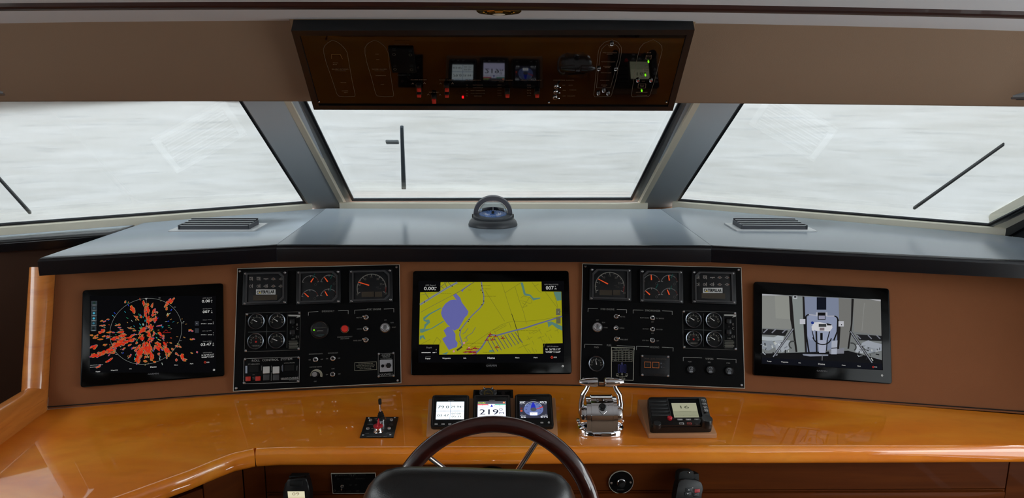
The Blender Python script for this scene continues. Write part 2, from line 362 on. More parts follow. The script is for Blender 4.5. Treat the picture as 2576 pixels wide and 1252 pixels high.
class Canvas:
    def __init__(self, F, z=0.0, dz=0.00012):
        self.F = F; self.z = z; self.dz = dz; self.v = []; self.f = []; self.c = []
    def _add(self, pts, col, faces=None):
        b = len(self.v); self.v += pts; c = (*lin(col), 1.0)
        for f in (faces or [tuple(range(len(pts)))]):
            self.f.append(tuple(b+i for i in f)); self.c.append(c)
    def P(self, x, y, L): q = self.F.p(x, y, self.z); return (q.x, q.y, self.z+self.dz*L)
    def poly(self, pts, col, L=1): self._add([self.P(x, y, L) for x, y in pts], col); return self
    def rect(self, x0, y0, x1, y1, col, L=1): return self.poly([(x0, y0), (x1, y0), (x1, y1), (x0, y1)], col, L)
    def line(self, pts, w, col, L=2, closed=False):
        pts = list(pts) + ([pts[0]] if closed else [])
        q = [V(self.P(x, y, L)) for x, y in pts]; hw = w*self.F.mpp(*pts[0])/2
        for a, b in zip(q, q[1:]):
            d = b-a
            if d.length < 1e-7: continue
            d.normalize(); n = V((-d.y, d.x, 0))*hw; e = d*hw*0.5
            self._add([tuple(a-e-n), tuple(b+e-n), tuple(b+e+n), tuple(a-e+n)], col)
        return self
    def disc(self, x, y, r, col, L=2, seg=20, ry=None):
        c = V(self.P(x, y, L)); m = self.F.mpp(x, y); ry = ry or r
        self._add([(c.x+r*m*math.cos(2*math.pi*i/seg), c.y+ry*m*math.sin(2*math.pi*i/seg), c.z) for i in range(seg)], col); return self
    def arc(self, x, y, r, a0, a1, w, col, L=2, seg=20):
        c = V(self.P(x, y, L)); m = self.F.mpp(x, y); pts = []
        for i in range(seg+1):
            a = math.radians(a0+(a1-a0)*i/seg); pts.append((math.cos(a), math.sin(a)))
        for (ca, sa), (cb, sb) in zip(pts, pts[1:]):
            ro, ri = (r+w/2)*m, (r-w/2)*m
            self._add([(c.x+ri*ca, c.y+ri*sa, c.z), (c.x+ro*ca, c.y+ro*sa, c.z), (c.x+ro*cb, c.y+ro*sb, c.z), (c.x+ri*cb, c.y+ri*sb, c.z)], col)
        return self
    def ticks(self, x, y, r0, r1, angs, w, col, L=2):
        c = V(self.P(x, y, L)); m = self.F.mpp(x, y)
        for a in angs:
            a = math.radians(a); d = V((math.cos(a), math.sin(a), 0)); n = V((-d.y, d.x, 0))*w*m/2
            p, q = c+d*r0*m, c+d*r1*m
            self._add([tuple(p-n), tuple(q-n), tuple(q+n), tuple(p+n)], col)
        return self
    def text(self, s, x, y, h, col=(150, 150, 146), L=3, w=None, rot=0.0, bold=0.0):
        """centred on (x, y); h = capital height in crop pixels, w = total width in crop pixels"""
        vs, ps, tw = text_mesh(s, bold); m = self.F.mpp(x, y); c = V(self.P(x, y, L))
        sy = h*m/0.70; sx = (w*m/tw) if w else sy; ca, sa = math.cos(rot), math.sin(rot)
        pts = []
        for a, b in vs:
            a, b = a*sx, (b-0.35)*sy; pts.append((c.x+a*ca-b*sa, c.y+a*sa+b*ca, c.z))
        if h*m < 0.02 and not bold:      # a heavier stroke: the same word twice, a hair apart
            d = sx*0.008
            self._add([(x+d, y, z) for x, y, z in pts], col, ps); pts = [(x-d, y, z) for x, y, z in pts]
        self._add(pts, col, ps); return self
    def build(self, name, material, parent):
        me = bpy.data.meshes.new(name); me.from_pydata(self.v, [], self.f)
        at = me.color_attributes.new('Col', 'FLOAT_COLOR', 'CORNER'); vals = []
        for p, c in zip(me.polygons, self.c): vals += list(c)*p.loop_total
        at.data.foreach_set('color', vals)
        me.materials.append(M[material]); me.update()
        o = bpy.data.objects.new(name, me); COL.objects.link(o); o.parent = parent
        if name in ('lettering', 'dial_marks'): o['kind'] = 'stuff'      # hundreds of printed letters and ticks, one part
        return o

TEXT = (150, 150, 146)
# ------------------------------------------------------------------ main levels
ZD = 0.837           # worktop
ZB = 1.283           # top of the padded dash
LEAN = math.radians(25.0)
def fy(x):           # plan curve of the fascia foot
    a = abs(x); return 2.206 - (0.1*a*a if a < 1 else 0.1+0.2*(a-1))
def fslope(x):
    a = min(abs(x), 1.0); return -math.copysign(0.2*a, x)
def fascia_pt(x, s):
    sl = fslope(x); n = V((-sl, 1, 0)).normalized()
    return V((x, fy(x), ZD)) + s*(n*math.sin(LEAN) + V((0, 0, math.cos(LEAN))))
def fascia_frame(px, py, yaw, h):
    x = (px-1238)/760.0
    for _ in range(6):
        P = fascia_pt(x, 0.18); F = Frame(P, math.degrees(math.atan(fslope(x))), 25.0); q = on_plane(px, py, F.O, F.N); x += (q - P).dot(F.U)*0.9
    F = Frame(q, yaw, 25.0); F.O = on_plane(px, py, q + F.N*h, F.N); return F

# ================================================================== SETTING
def inset(pts, d):
    """offset a convex polygon (counter-clockwise) outwards by d"""
    n = len(pts); out = []
    for i in range(n):
        a, b, c = V(pts[i-1]), V(pts[i]), V(pts[(i+1) % n]); d1 = (b-a).normalized(); d2 = (c-b).normalized()
        n1 = V((d1.y, -d1.x)); n2 = V((d2.y, -d2.x)); m = (n1+n2).normalized(); out.append(tuple(b + m*d/max(0.3, m.dot(n1))))
    return out
class Plane(Frame):
    def __init__(self, O, U, Vv):
        self.O = V(O); self.U = V(U).normalized(); self.V = (V(Vv) - self.U*V(Vv).dot(self.U)).normalized(); self.N = self.U.cross(self.V); self.ox = self.oy = 0; self.s = 1
def ring(b, outer, inner, z0, z1):
    n = len(outer)
    for i in range(n):
        j = (i+1) % n
        b.prism([outer[i], outer[j], inner[j], inner[i]], z0, z1)
    return b

ZG = 1.315
cen = Plane((0, 3.2, 1.322), (1, 0, 0), (0, -0.745, 0.425))
AL, BL = on_z(768, 507, ZG), on_z(-14, 564, ZG)
BL = AL + (BL-AL)*1.32
AR, BR = on_z(1708, 501, ZG), on_z(2487, 563, ZG)
def side_plane(A, B, sgn):
    u = (B-A).normalized() if sgn > 0 else (A-B).normalized()
    h = V((u.y, -u.x, 0)); h = h if h.y < 0 else -h
    return Plane(A, u, h*math.cos(math.radians(33)) + V((0, 0, math.sin(math.radians(33)))))
lef, rig = side_plane(AL, BL, -1), side_plane(AR, BR, 1)
def loc2(F, x, y): return F.p2(x, y)
ztop = 0.47/math.sin(math.radians(33))
edge = V((0, -0.82, 0.47))
def to_loc(F, P): d = P-F.O; return (d.dot(F.U), d.dot(F.V))
bl = to_loc(lef, BL); br = to_loc(rig, BR)
blt = to_loc(lef, BL+edge); brt = to_loc(rig, BR+edge)
WIN = {
 1: (lef, [bl, loc2(lef, 767, 507), loc2(lef, 601, 245), blt]),
 2: (cen, [loc2(cen, 888, 500), loc2(cen, 1588, 498), loc2(cen, 1717, 240), loc2(cen, 762, 240)]),
 3: (rig, [loc2(rig, 1708, 501), br, brt, loc2(rig, 1876, 245)])}
for k, (F, g) in WIN.items():
    w = sempty(f'window_{k}'); w.matrix_world = F.matrix()
    MB().prism(g, -0.006, 0.0).build('pane', 'window_glass', w, smooth=0)
    ring(MB(), inset(g, 0.004), inset(g, -0.005), 0.0, 0.006).build('gasket', 'gasket_dark', w)
    ring(MB(), inset(g, 0.013), inset(g, 0.004), -0.004, 0.010).build('glazing_bead', 'alu', w)
    ring(MB(), inset(g, 0.034 if k == 2 else 0.02), inset(g, 0.013), -0.01, 0.008).build('window_frame', 'gasket_grey', w)
    if k == 2:
        for i, j in ((1, 2), (3, 0)):
            o1, i1 = inset(g, 0.056), inset(g, 0.034)
            MB().prism([o1[i], o1[j], i1[j], i1[i]], -0.02, 0.03).build('side_trim', 'frame_cream', w)
    # mesh cover lashed outside the glass, a sheet with slack in it
    ge = inset(g, 0.034 if k == 2 else 0.028); b = MB(); nu, nv = 36, 18; grid = []
    for j in range(nv+1):
        row = []
        for i in range(nu+1):
            u, v = i/nu, j/nv
            p = V(ge[0])*(1-u)*(1-v) + V(ge[1])*u*(1-v) + V(ge[2])*u*v + V(ge[3])*(1-u)*v
            z = -0.045 + 0.006*math.sin(5*p.x+2*k)*math.sin(9*p.y+k) + 0.002*math.sin(31*p.y+7*p.x)
            if i in (0, nu) or j in (0, nv): z = -0.0105      # lashed to the frame all round
            row.append(b.bm.verts.new((p.x, p.y, z)))
        grid.append(row)
    for j in range(nv):
        for i in range(nu): b.bm.faces.new((grid[j][i], grid[j][i+1], grid[j+1][i+1], grid[j+1][i]))
    c = b.build('windscreen_cover', 'mesh_fabric'); c.matrix_world = F.matrix()
    tag(c, {1: 'white mesh cover over the left windscreen pane', 2: 'white mesh cover behind the dash compass and centre pane', 3: 'white mesh cover over the right windscreen pane'}[k], 'window cover', 'white mesh windscreen covers')
# sills
for k, path in ((1, [BL+V((-0.02, -0.01, 0)), AL+V((0.02, 0.008, 0))]), (2, [V((-0.685, 3.155, 0)), V((0.685, 3.155, 0))]), (3, [AR+V((-0.02, 0.008, 0)), BR+V((0.085, -0.050, 0))])):
    a, b_ = path; d = (b_-a).normalized(); n = V((-d.y, d.x, 0))
    off = 0.0 if k == 2 else -0.022
    q = [(a.x+n.x*off, a.y+n.y*off), (b_.x+n.x*off, b_.y+n.y*off)]
    struct(MB().sweep(q, [(0, 1.22), (0, 1.303), (0.004, 1.307), (0.016, 1.307), (0.016, 1.22)]).build(f'trim_{k}', 'frame_cream'))
# pillars between the panes
def pillar(n, pts, depth, material):
    lo = [V(p) for p in pts]; hi = [p + V((0, depth*0.5, depth)) for p in lo]
    return struct(MB().hull8(lo, hi, 0.004).build(f'trim_{n}', material))
def cp(x, y, h=0.018): return cen.O + cen.matrix().to_3x3() @ cen.p(x, y, h)
def lp(F, x, y, h=0.018): return F.O + F.matrix().to_3x3() @ F.p(x, y, h)
pillar(4, [lp(lef, 783, 526, 0.012), cp(870, 530), cp(742, 245), lp(lef, 603, 245, 0.012)], 0.04, 'pillar_grey')
pillar(5, [cp(1603, 528), lp(rig, 1690, 524, 0.012), lp(rig, 1873, 245, 0.012), cp(1738, 245)], 0.04, 'pillar_grey')
for n, F, B, s in ((6, lef, BL, -1), (7, rig, BR, 1)):
    wd = 0.085 if s < 0 else 0.16; dz_ = V((0, 0, -0.02)) if s < 0 else V((0, -0.02, -0.06))
    q = [B+V((s*0.036, 0, 0))+dz_, B+V((s*wd, 0.02, 0))+dz_, B+V((s*wd, 0.02, -0.02))+edge, B+V((s*0.036, 0, -0.02))+edge]
    pillar(n, q if s > 0 else q[::-1], 0.05, 'gasket_dark')
    struct(MB().hull8([B+V((s*0.008, 0, -0.012)), B+V((s*0.05, 0, -0.045)), B+V((s*0.05, 0, -0.045))+edge, B+V((s*0.008, 0, -0.012))+edge],
        [B+V((s*0.008, 0.02, 0.03)), B+V((s*0.04, 0.02, 0.03)), B+V((s*0.04, 0.02, 0.03))+edge, B+V((s*0.008, 0.02, 0.03))+edge]).build(f'trim_{n+2}', 'frame_cream'))

# floor, ceiling, walls
struct(MB().box((0, 0.3, -0.03), (4.7, 6.2, 0.06)).build('floor', 'carpet'))
ZC = 1.935
b = MB(); N = 24; XW = 2.3
rows = []
for Yv in (-2.7, 1.82):
    rows.append([b.bm.verts.new((x, Yv, ZC - 0.0085*x*x)) for x in [(-XW + 2*XW*i/N) for i in range(N+1)]])
up = []
for Yv in (-2.7, 1.82):
    up.append([b.bm.verts.new((x, Yv, ZC+0.05)) for x in [(-XW + 2*XW*i/N) for i in range(N+1)]])
for i in range(N):
    b.bm.faces.new((rows[0][i], rows[0][i+1], rows[1][i+1], rows[1][i])); b.bm.faces.new((up[0][i], up[1][i], up[1][i+1], up[0][i+1]))
    b.bm.faces.new((rows[1][i], rows[1][i+1], up[1][i+1], up[1][i])); b.bm.faces.new((rows[0][i], up[0][i], up[0][i+1], rows[0][i+1]))
struct(b.build('ceiling', 'ceiling_vinyl'))
# wooden batten across the ceiling
path = [(x, 1.505, ZC-0.0085*x*x+0.003) for x in [(-1.92+3.84*i/20) for i in range(21)]]
b = MB(); prof = [(-0.022, 0.0), (-0.02, -0.010), (-0.012, -0.0135), (0.012, -0.0135), (0.02, -0.010), (0.022, 0.0)]
R_ = [[b.bm.verts.new((x, y+o, z+h)) for o, h in prof] for x, y, z in path]
for A, B in zip(R_, R_[1:]):
    for k in range(6): b.bm.faces.new((A[k], A[(k+1) % 6], B[(k+1) % 6], B[k]))
struct(b.build('trim_10', 'mahogany'))
# header (front wall above the panes): padded sloping panels
HB = [(-1.97, 1.72), (-1.46, 2.0), (1.46, 2.0), (1.97, 1.72)]
b = MB(); n = 40; bot, top, bbk, tbk = [], [], [], []
def hb(x):
    a = abs(x); return 2.0 if a < 1.46 else 2.0-(a-1.46)*0.55
for i in range(n+1):
    x = -2.24+4.21*i/n; y = hb(x); zb = 1.7435-0.003*x*x; zt = ZC-0.0085*x*x+0.002
    ring_ = [(x, y+0.004, zb), (x, y-0.006, zb+0.004), (x, y-0.5*(zt-zb)-0.008, zb+0.5*(zt-zb)), (x, y-(zt-zb), zt), (x, y-(zt-zb)+0.05, zt+0.03), (x, y+0.05, zb+0.012)]
    bot.append([b.bm.verts.new(p) for p in ring_])
for A, B in zip(bot, bot[1:]):
    for k in range(6): b.bm.faces.new((A[k], B[k], B[(k+1) % 6], A[(k+1) % 6]))
struct(b.build('wall_front', 'header_vinyl', smooth=50))
# soffit between the header lip and the glass
soff = [(-2.24, 1.58), (-1.46, 2.02), (1.46, 2.02), (1.97, 1.74), (1.97, 1.95), (1.75, 1.95), (0.95, 2.36), (0.72, 2.52), (-0.72, 2.52), (-0.95, 2.36), (-1.75, 1.95), (-2.24, 1.68)]
struct(MB().prism(soff, 1.7465, 1.756).build('trim_11', 'header_vinyl', smooth=0))
# lower hull walls along the sill line
lowp = [(-2.2, 2.22), (BL.x, BL.y+0.03), (AL.x, AL.y+0.03), (-0.66, 3.22), (0.66, 3.22), (AR.x, AR.y+0.03), (BR.x, BR.y+0.03), (1.97, 2.40)]
struct(MB().sweep(lowp, [(0.0, 0), (0.0, 1.27), (0.04, 1.27), (0.04, 0)]).build('wall_bow', 'wall_tan'))
# side walls with a long window each, and the back wall with a wide door opening
YZ = Matrix(((0, 0, 1, 0), (1, 0, 0, 0), (0, 1, 0, 0), (0, 0, 0, 1)))      # (x,y,z) -> (Y,Z,X)
for nm, s, wn_ in (('left', -1, 4), ('right', 1, 5)):
    x0, x1 = (-2.21, -2.16) if s < 0 else (1.93, 1.98); k_ = 1.0 if s > 0 else 1.12; yo = 0 if s > 0 else -0.22
    w = sempty(f'wall_{nm}')
    spans = [(-2.7, 2.6)] if s < 0 else [(-2.7, 0.05), (1.50, 2.6)]      # unseen glazed starboard door, added to light the right side
    for ya, yb in spans:
        MB().prism([(ya, 0), (yb, 0), (yb, 1.25), (ya, 1.25)], x0, x1, m=YZ).build('lower_panel', 'wall_tan', w)
        MB().prism([(ya, 1.25), (yb+(.02 if yb > 2 else 0), 1.25), (yb-(.15 if yb > 2 else 0), 1.40), (ya, 1.40)], x0, x1, m=YZ).build('padded_panel', 'gasket_dark', w)
    if s > 0:
        dd = sempty('added_door_2')
        for ya, yb, za_, zb_ in ((0.05, 0.11, 0, 1.93), (1.44, 1.50, 0, 1.52), (0.11, 1.44, 0, 0.12)): MB().prism([(ya, za_), (yb, za_), (yb, zb_), (ya, zb_)], x0+.005, x1-.005, m=YZ).build('door_frame', 'alu', dd)
        MB().prism([(0.11, 0.12), (1.44, 0.12), (1.44, 1.39), (0.11, 1.39)], (x0+x1)/2-.003, (x0+x1)/2+.003, m=YZ).build('pane', 'window_glass', dd, smooth=0)
        day_portal('daylight_added_door', (2.02, 0.775, 0.75), (0, math.radians(-90), 0), 1.3, 1.4)
    MB().prism([(-2.7, 1.40), (-1.9, 1.40), (-1.9, 1.95), (-2.7, 1.95)], x0, x1, m=YZ).build('rear_panel', 'wall_tan', w)
    MB().prism([(-0.3, 1.40), (-0.15, 1.40), (-0.15, 1.95), (-0.3, 1.95)], x0, x1, m=YZ).build('mullion', 'wall_tan', w)
    MB().hull8([(s*1.87*k_, 2.30+yo, 1.22), (s*1.95*k_, 2.20+yo, 1.22), (s*1.95*k_, 2.62+yo, 1.22), (s*1.87*k_, 2.56+yo, 1.22)], [(s*1.87*k_, 2.36+yo, 1.37), (s*1.95*k_, 2.25+yo, 1.40), (s*1.95*k_, 2.45+yo, 1.40), (s*1.87*k_, 2.44+yo, 1.37)]).build('corner_panel', 'gasket_dark', w)
    q = sempty(f'window_{wn_}')
    MB().prism([(-1.9, 1.40), (2.45, 1.40), (1.50, 1.93), (-1.9, 1.93)], (x0+x1)/2-0.003, (x0+x1)/2+0.003, m=YZ).build('pane', 'window_glass', q, smooth=0)
    MB().prism([(-1.9 if s < 0 else 1.5, 1.39), (2.46, 1.39), (2.46, 1.41), (-1.9 if s < 0 else 1.5, 1.41)], min(x0, x1)-0.01, max(x0, x1)+0.01, m=YZ).build('sill', 'frame_cream', q)
    day_portal(f'daylight_{nm}', (s*(2.02 if s > 0 else 2.25), 0.2, 1.66), (0, math.radians(90)*(1 if s < 0 else -1), 0), 0.6, 4.6)
w = sempty('wall_back')
MB().box((-1.5, -2.72, 0.97), (1.45, 0.06, 1.95)).build('side_panel', 'wall_tan', w)
MB().box((1.4, -2.72, 0.97), (1.2, 0.06, 1.95)).build('side_panel', 'wall_tan', w)
d = sempty('door_1')
MB().box((-0.8, -2.72, 0.95), (0.05, 0.1, 1.9)).build('door_frame', 'cherry_front_shaded', d)
MB().box((0.8, -2.72, 0.95), (0.05, 0.1, 1.9)).build('door_frame', 'cherry_front_shaded', d)
MB().box((0, -2.72, 0.95), (1.55, 0.03, 1.9)).build('leaf', 'cherry_front_shaded', d)
# recess on the port side of the console
struct(MB().hull8([(-2.15, 2.16, 0.69), (-1.36, 2.60, 0.69), (-1.36, 2.60, 1.235), (-2.15, 2.16, 1.235)], [(-2.15, 2.20, 0.69), (-1.36, 2.64, 0.69), (-1.36, 2.64, 1.235), (-2.15, 2.20, 1.235)]).build('trim_12', 'recess_dark'))
struct(MB().box((-1.70, 2.44, 0.675), (0.88, 0.07, 0.028), 0.003).build('trim_13', 'white_paint'))
struct(MB().box((-1.70, 2.46, 0.33), (0.88, 0.03, 0.655)).build('trim_14', 'dark_void'))

# ================================================================== PADDED DASH
def pad(pts, label, z0=1.2275, z1=ZB, seams=()):
    o = MB().padded(pts, z0, z1, 0.014, seams, 5).build('dash_pad', 'pad_leather', smooth=60)
    return tag(o, label, 'dash pad', 'black leather dash pads')
sL, sR = on_z(695, 616, ZB), on_z(1790, 618, ZB)
bL, bR = (-0.74, 3.150), (0.74, 3.150)
fL = on_z(93, 648, ZB); eL = on_z(350, 560, ZB)
pad([(sL.x, sL.y), (sR.x, sR.y), bR, bL], 'wide centre black leather dash pad carrying the domed compass', seams=(1, 3))
nl = V((AL.y-BL.y, -(AL.x-BL.x), 0)).normalized()
if nl.y > 0: nl = -nl
bk = lambda P: (P.x+nl.x*0.016, P.y+nl.y*0.016)
tL = (eL.x-BL.x)/(AL.x-BL.x); PL = BL + (AL-BL)*tL
g_ = 0.0012
left_pts = [(fL.x, fL.y), (sL.x-g_, sL.y), (bL[0]-g_, bL[1]), bk(AL), bk(PL)]
pad(left_pts, 'left black leather dash pad with a white vent, ending at a square corner', seams=(1,))
nr = V((-nl.x, nl.y, 0)); bkr = lambda P: (P.x+nr.x*0.016, P.y+nr.y*0.016)
rF = on_z(2576, 655, ZB); dR = (rF-sR).normalized(); rE = rF + dR*0.26
pad([(sR.x+g_, sR.y), (rE.x, rE.y), (1.92, 2.42), bkr(BR), bkr(AR), (bR[0]+g_, bR[1])], 'right black leather dash pad with a white vent, running out of frame', seams=(5,))
# port side ledge
lg = [(-2.15, 2.12), (-1.80, 2.345), (-1.372, 2.57), (-1.372, bk(PL)[1]-0.004), bk(BL), (-2.15, 2.26)]
pad(lg, 'lower narrow black leather ledge pad under the left pane, beyond the console', 1.236, 1.277)

# vents
def vent(cx, cy, sx, sy, yaw, label):
    m = Matrix.Translation((cx, cy, ZB)) @ Matrix.Rotation(yaw, 4, 'Z'); t = thing('air_vent', label, 'vent', m, 'dash air vents')
    ring(MB(), [(-sx/2, -sy/2), (sx/2, -sy/2), (sx/2, sy/2), (-sx/2, sy/2)], [(-sx/2+.025, -sy/2+.022), (sx/2-.025, -sy/2+.022), (sx/2-.025, sy/2-.022), (-sx/2+.025, sy/2-.022)], -0.002, 0.004).build('vent_frame', 'vent_white', t)
    MB().box((0, 0, 0.0005), (sx-.05, sy-.044, 0.003)).build('throat', 'vent_dark', t)
    for k in range(5):
        y = -sy/2+0.030+k*(sy-0.056)/4; z = .0085+.0016*k
        o = MB().box((0, y, z), (sx-0.056, 0.018+.002*k, 0.003), 0.0008, 1, Matrix.Rotation(math.radians(66), 3, 'X')).build('slat', 'vent_slat', t)
        MB().box((0, y+.0035, z+.0092+.0008*k), (sx-0.056, 0.005, 0.0016), 0.0005, 1).build('slat_highlight', 'vent_white', o)  # light on the slat's top edge painted as a white strip, slat kept dark
    for s in (-1, 1): MB().box((s*(sx/2-.027), 0, 0.010), (0.004, sy-.05, 0.020), 0.001, 1).build('end_plate', 'vent_slat', t)
vent(-1.015, 2.635, 0.305, 0.165, 0.02, 'white framed louvred air vent in the left dash pad')
vent(1.045, 2.655, 0.295, 0.165, -0.03, 'white framed louvred air vent in the right dash pad')

# wipers outside the glass, under the covers
def wiper(F, x0, y0, x1, y1, label, w=0.005, arm=None, m='gasket_dark'):
    a, c = F.p(x0, y0, -0.022), F.p(x1, y1, -0.022)
    t = thing('windscreen_wiper', label, 'wiper', F.matrix(), 'windscreen wipers')
    d = (c-a).normalized(); n = V((-d.y, d.x, 0))
    MB().hull8([a-n*w, a+n*w, c+n*w*.6, c-n*w*.6], [a-n*w+V((0, 0, .012)), a+n*w+V((0, 0, .012)), c+n*w*.6+V((0, 0, .012)), c-n*w*.6+V((0, 0, .012))], 0.002, 1).build('blade', m, t)
    if arm:
        MB().box(F.p(x1-24, y1+42, -.028), (.05, .022, .010), .003).build('nozzle', 'gasket_grey', t)
wiper(cen, 1016, 470, 1011, 315, 'upright dark wiper blade outside the centre pane', .010, ((1172, 478), (1205, 486)), 'wiper_grey')
wiper(lef, 75, 531, -60, 380, 'dark wiper blade at the far left edge of the left pane')
wiper(rig, 2300, 520, 2526, 358, 'slanting dark wiper blade outside the right pane')

# ================================================================== CONSOLE
# fascia
b = MB(); xs = [-1.335+i*(1.86+1.335)/56 for i in range(57)]; A0, A1, B0, B1 = [], [], [], []
H = 0.43
for x in xs:
    A0.append(b.bm.verts.new(fascia_pt(x, -0.005))); A1.append(b.bm.verts.new(fascia_pt(x, H)))
    o = V((0, 0.04, -0.01)); B0.append(b.bm.verts.new(fascia_pt(x, -0.005)+o)); B1.append(b.bm.verts.new(fascia_pt(x, H)+o))
for i in range(56):
    b.bm.faces.new((A0[i], A0[i+1], A1[i+1], A1[i])); b.bm.faces.new((B0[i+1], B0[i], B1[i], B1[i+1])); b.bm.faces.new((A1[i], A1[i+1], B1[i+1], B1[i])); b.bm.faces.new((A0[i+1], A0[i], B0[i], B0[i+1]))
b.bm.faces.new((A0[0], A1[0], B1[0], B0[0])); b.bm.faces.new((A0[-1], B0[-1], B1[-1], A1[-1]))
fas = b.build('instrument_fascia', 'fascia_vinyl'); tag(fas, 'long curved brown vinyl instrument fascia rising behind the wooden worktop', 'fascia')
MB().tube([fascia_pt(x, 0.002) + V((0, -0.003, 0.001)) for x in xs], 0.0018, 6).build('seam', 'dark_void', fas)

# worktop, falling two degrees towards the helm
SLOPE = math.tan(math.radians(2.0))
def desk_pt(x, y): return on_plane(x, y, (0, 2.206, ZD), V((0, -SLOPE, 1)))
def desk_z(y): return ZD - SLOPE*(2.206-y)
Ye = desk_pt(1240, 1130).y
dp = [desk_pt(*q) for q in ((310, 1252), (400, 1219), (480, 1190), (545, 1163), (590, 1146), (640, 1135))]
d0 = (dp[0]-dp[1]).normalized()
pre = [dp[0]+d0*0.24+V((-0.10, -0.10, 0)), dp[0]+d0*0.22]
path = [(p.x, p.y) for p in pre + dp[:5]] + [(dp[5].x, Ye-0.006), (dp[5].x+0.06, Ye), (0.0, Ye), (1.86, Ye)]
wt = thing('worktop', 'glossy honey-coloured wooden console worktop with rounded front edge', 'worktop')
back = [(x, fy(x)-0.002) for x in xs[::-2]]
ins = 0.021; n_ = len(path); top_pts = []
for i in range(n_):
    p = V(path[i]); d1 = (p-V(path[i-1])).normalized() if i > 0 else (V(path[1])-p).normalized(); d2 = (V(path[i+1])-p).normalized() if i < n_-1 else d1
    n1 = V((-d1.y, d1.x)); n2 = V((-d2.y, d2.x)); m_ = (n1+n2).normalized(); q = p + m_*ins/max(.3, m_.dot(n1)); top_pts.append((q.x, q.y))
x_l = -1.335
poly = top_pts + back + [(x_l, fy(x_l)-0.01), (x_l, path[0][1]+ins)]
def shear(o):
    for v in o.data.vertices: v.co.z -= SLOPE*(2.206-v.co.y)
    return o
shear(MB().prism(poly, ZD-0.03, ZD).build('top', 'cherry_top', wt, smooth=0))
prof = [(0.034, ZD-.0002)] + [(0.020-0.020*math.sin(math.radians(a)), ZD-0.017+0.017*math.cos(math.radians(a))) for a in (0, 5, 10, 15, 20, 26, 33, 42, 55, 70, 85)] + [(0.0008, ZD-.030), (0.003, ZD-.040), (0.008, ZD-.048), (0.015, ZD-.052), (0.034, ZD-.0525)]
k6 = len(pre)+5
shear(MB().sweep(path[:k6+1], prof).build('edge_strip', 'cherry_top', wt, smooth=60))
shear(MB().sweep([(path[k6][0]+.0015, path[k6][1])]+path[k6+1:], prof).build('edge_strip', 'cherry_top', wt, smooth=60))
# post and rail at the port end
po = thing('console_side_rail', 'rounded varnished wood post and rail at the left end of the worktop', 'rail')
def round_section(b, path, w, h, r=0.02, seg=4):
    pts = []
    for cx, cy, a0 in ((w/2-r, h/2-r, 0), (-w/2+r, h/2-r, 90), (-w/2+r, -h/2+r, 180), (w/2-r, -h/2+r, 270)):
        for k in range(seg+1):
            a = math.radians(a0+90*k/seg); pts.append((cx+r*math.cos(a), cy+r*math.sin(a)))
    rings = []
    for P, u, v in path: rings.append([b.bm.verts.new(V(P)+V(u)*x+V(v)*y) for x, y in pts])
    m = len(pts)
    for A, B in zip(rings, rings[1:]):
        for k in range(m): b.bm.faces.new((A[k], A[(k+1) % m], B[(k+1) % m], B[k]))
    b.bm.faces.new(rings[0][::-1]); b.bm.faces.new(rings[-1]); return b
p0, p1 = fascia_pt(-1.362, -0.02), fascia_pt(-1.362, H); 
lean = (p1-p0).normalized(); dpt = V((0, math.cos(LEAN), -math.sin(LEAN)))
fwd = V((0, -0.012, 0)); side = V((-0.004, 0, 0))
round_section(MB(), [(p0+fwd+side, (1, 0, 0), dpt), (p1+fwd+side, (1, 0, 0), dpt)], 0.066, 0.066, 0.028, 6).build('post', 'cherry_rail', po, smooth=60)
r0 = p0+fwd+side+V((0, 0.0, 0.055)); r1 = V((-1.352, 0.95, 0.892))
round_section(MB(), [(r0+V((0, 0.02, 0)), (1, 0, 0), (0, 0, 1)), (r1, (1, 0, 0), (0, 0, 1))], 0.066, 0.066, 0.028, 6).build('rail', 'cherry_rail', po, smooth=60)
MB().hull8([(-1.375, 0.95, 0.76), (-1.336, 0.95, 0.76), (-1.336, 2.02, 0.80), (-1.375, 2.02, 0.80)], [(-1.375, 0.95, 0.87), (-1.330, 0.95, 0.87), (-1.330, 2.02, 0.87), (-1.375, 2.02, 0.87)]).build('rail_base', 'cherry_rail', po)
# lower front of the console
cab = thing('console_cabinet', 'shade-darkened wood cabinet front under the worktop with fine panel joints', 'cabinet')
Yf = Ye + 0.038; ZE = desk_z(Ye)-.0525
def panel_seg(p, q, z0, z1, name='panel'):
    p, q = V((*p, 0)), V((*q, 0)); d = (q-p).normalized(); n = V((-d.y, d.x, 0))*0.02; g = d*0.0012
    MB().hull8([p+g+V((0, 0, z0)), q-g+V((0, 0, z0)), q-g+n+V((0, 0, z0)), p+g+n+V((0, 0, z0))], [p+g+V((0, 0, z1)), q-g+V((0, 0, z1)), q-g+n+V((0, 0, z1)), p+g+n+V((0, 0, z1))], 0.001, 1).build(name, 'cherry_front_shaded', cab)
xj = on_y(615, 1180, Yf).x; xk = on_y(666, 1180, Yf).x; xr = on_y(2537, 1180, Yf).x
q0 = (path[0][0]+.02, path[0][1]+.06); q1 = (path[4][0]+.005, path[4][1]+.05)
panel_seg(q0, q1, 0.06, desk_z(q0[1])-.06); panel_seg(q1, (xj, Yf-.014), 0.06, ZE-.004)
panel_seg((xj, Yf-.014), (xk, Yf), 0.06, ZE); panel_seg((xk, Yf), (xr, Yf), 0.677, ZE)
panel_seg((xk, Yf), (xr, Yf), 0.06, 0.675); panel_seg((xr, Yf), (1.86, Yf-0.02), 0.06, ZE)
MB().box(((xk+xr)/2, Yf-0.004, 0.661), (xr-xk-0.01, 0.012, 0.022), 0.004).build('ledge', 'cherry_front_shaded', cab)
MB().box((0.33, Yf+0.03, 0.42), (2.9, 0.02, 0.70)).build('carcass', 'dark_void', cab)

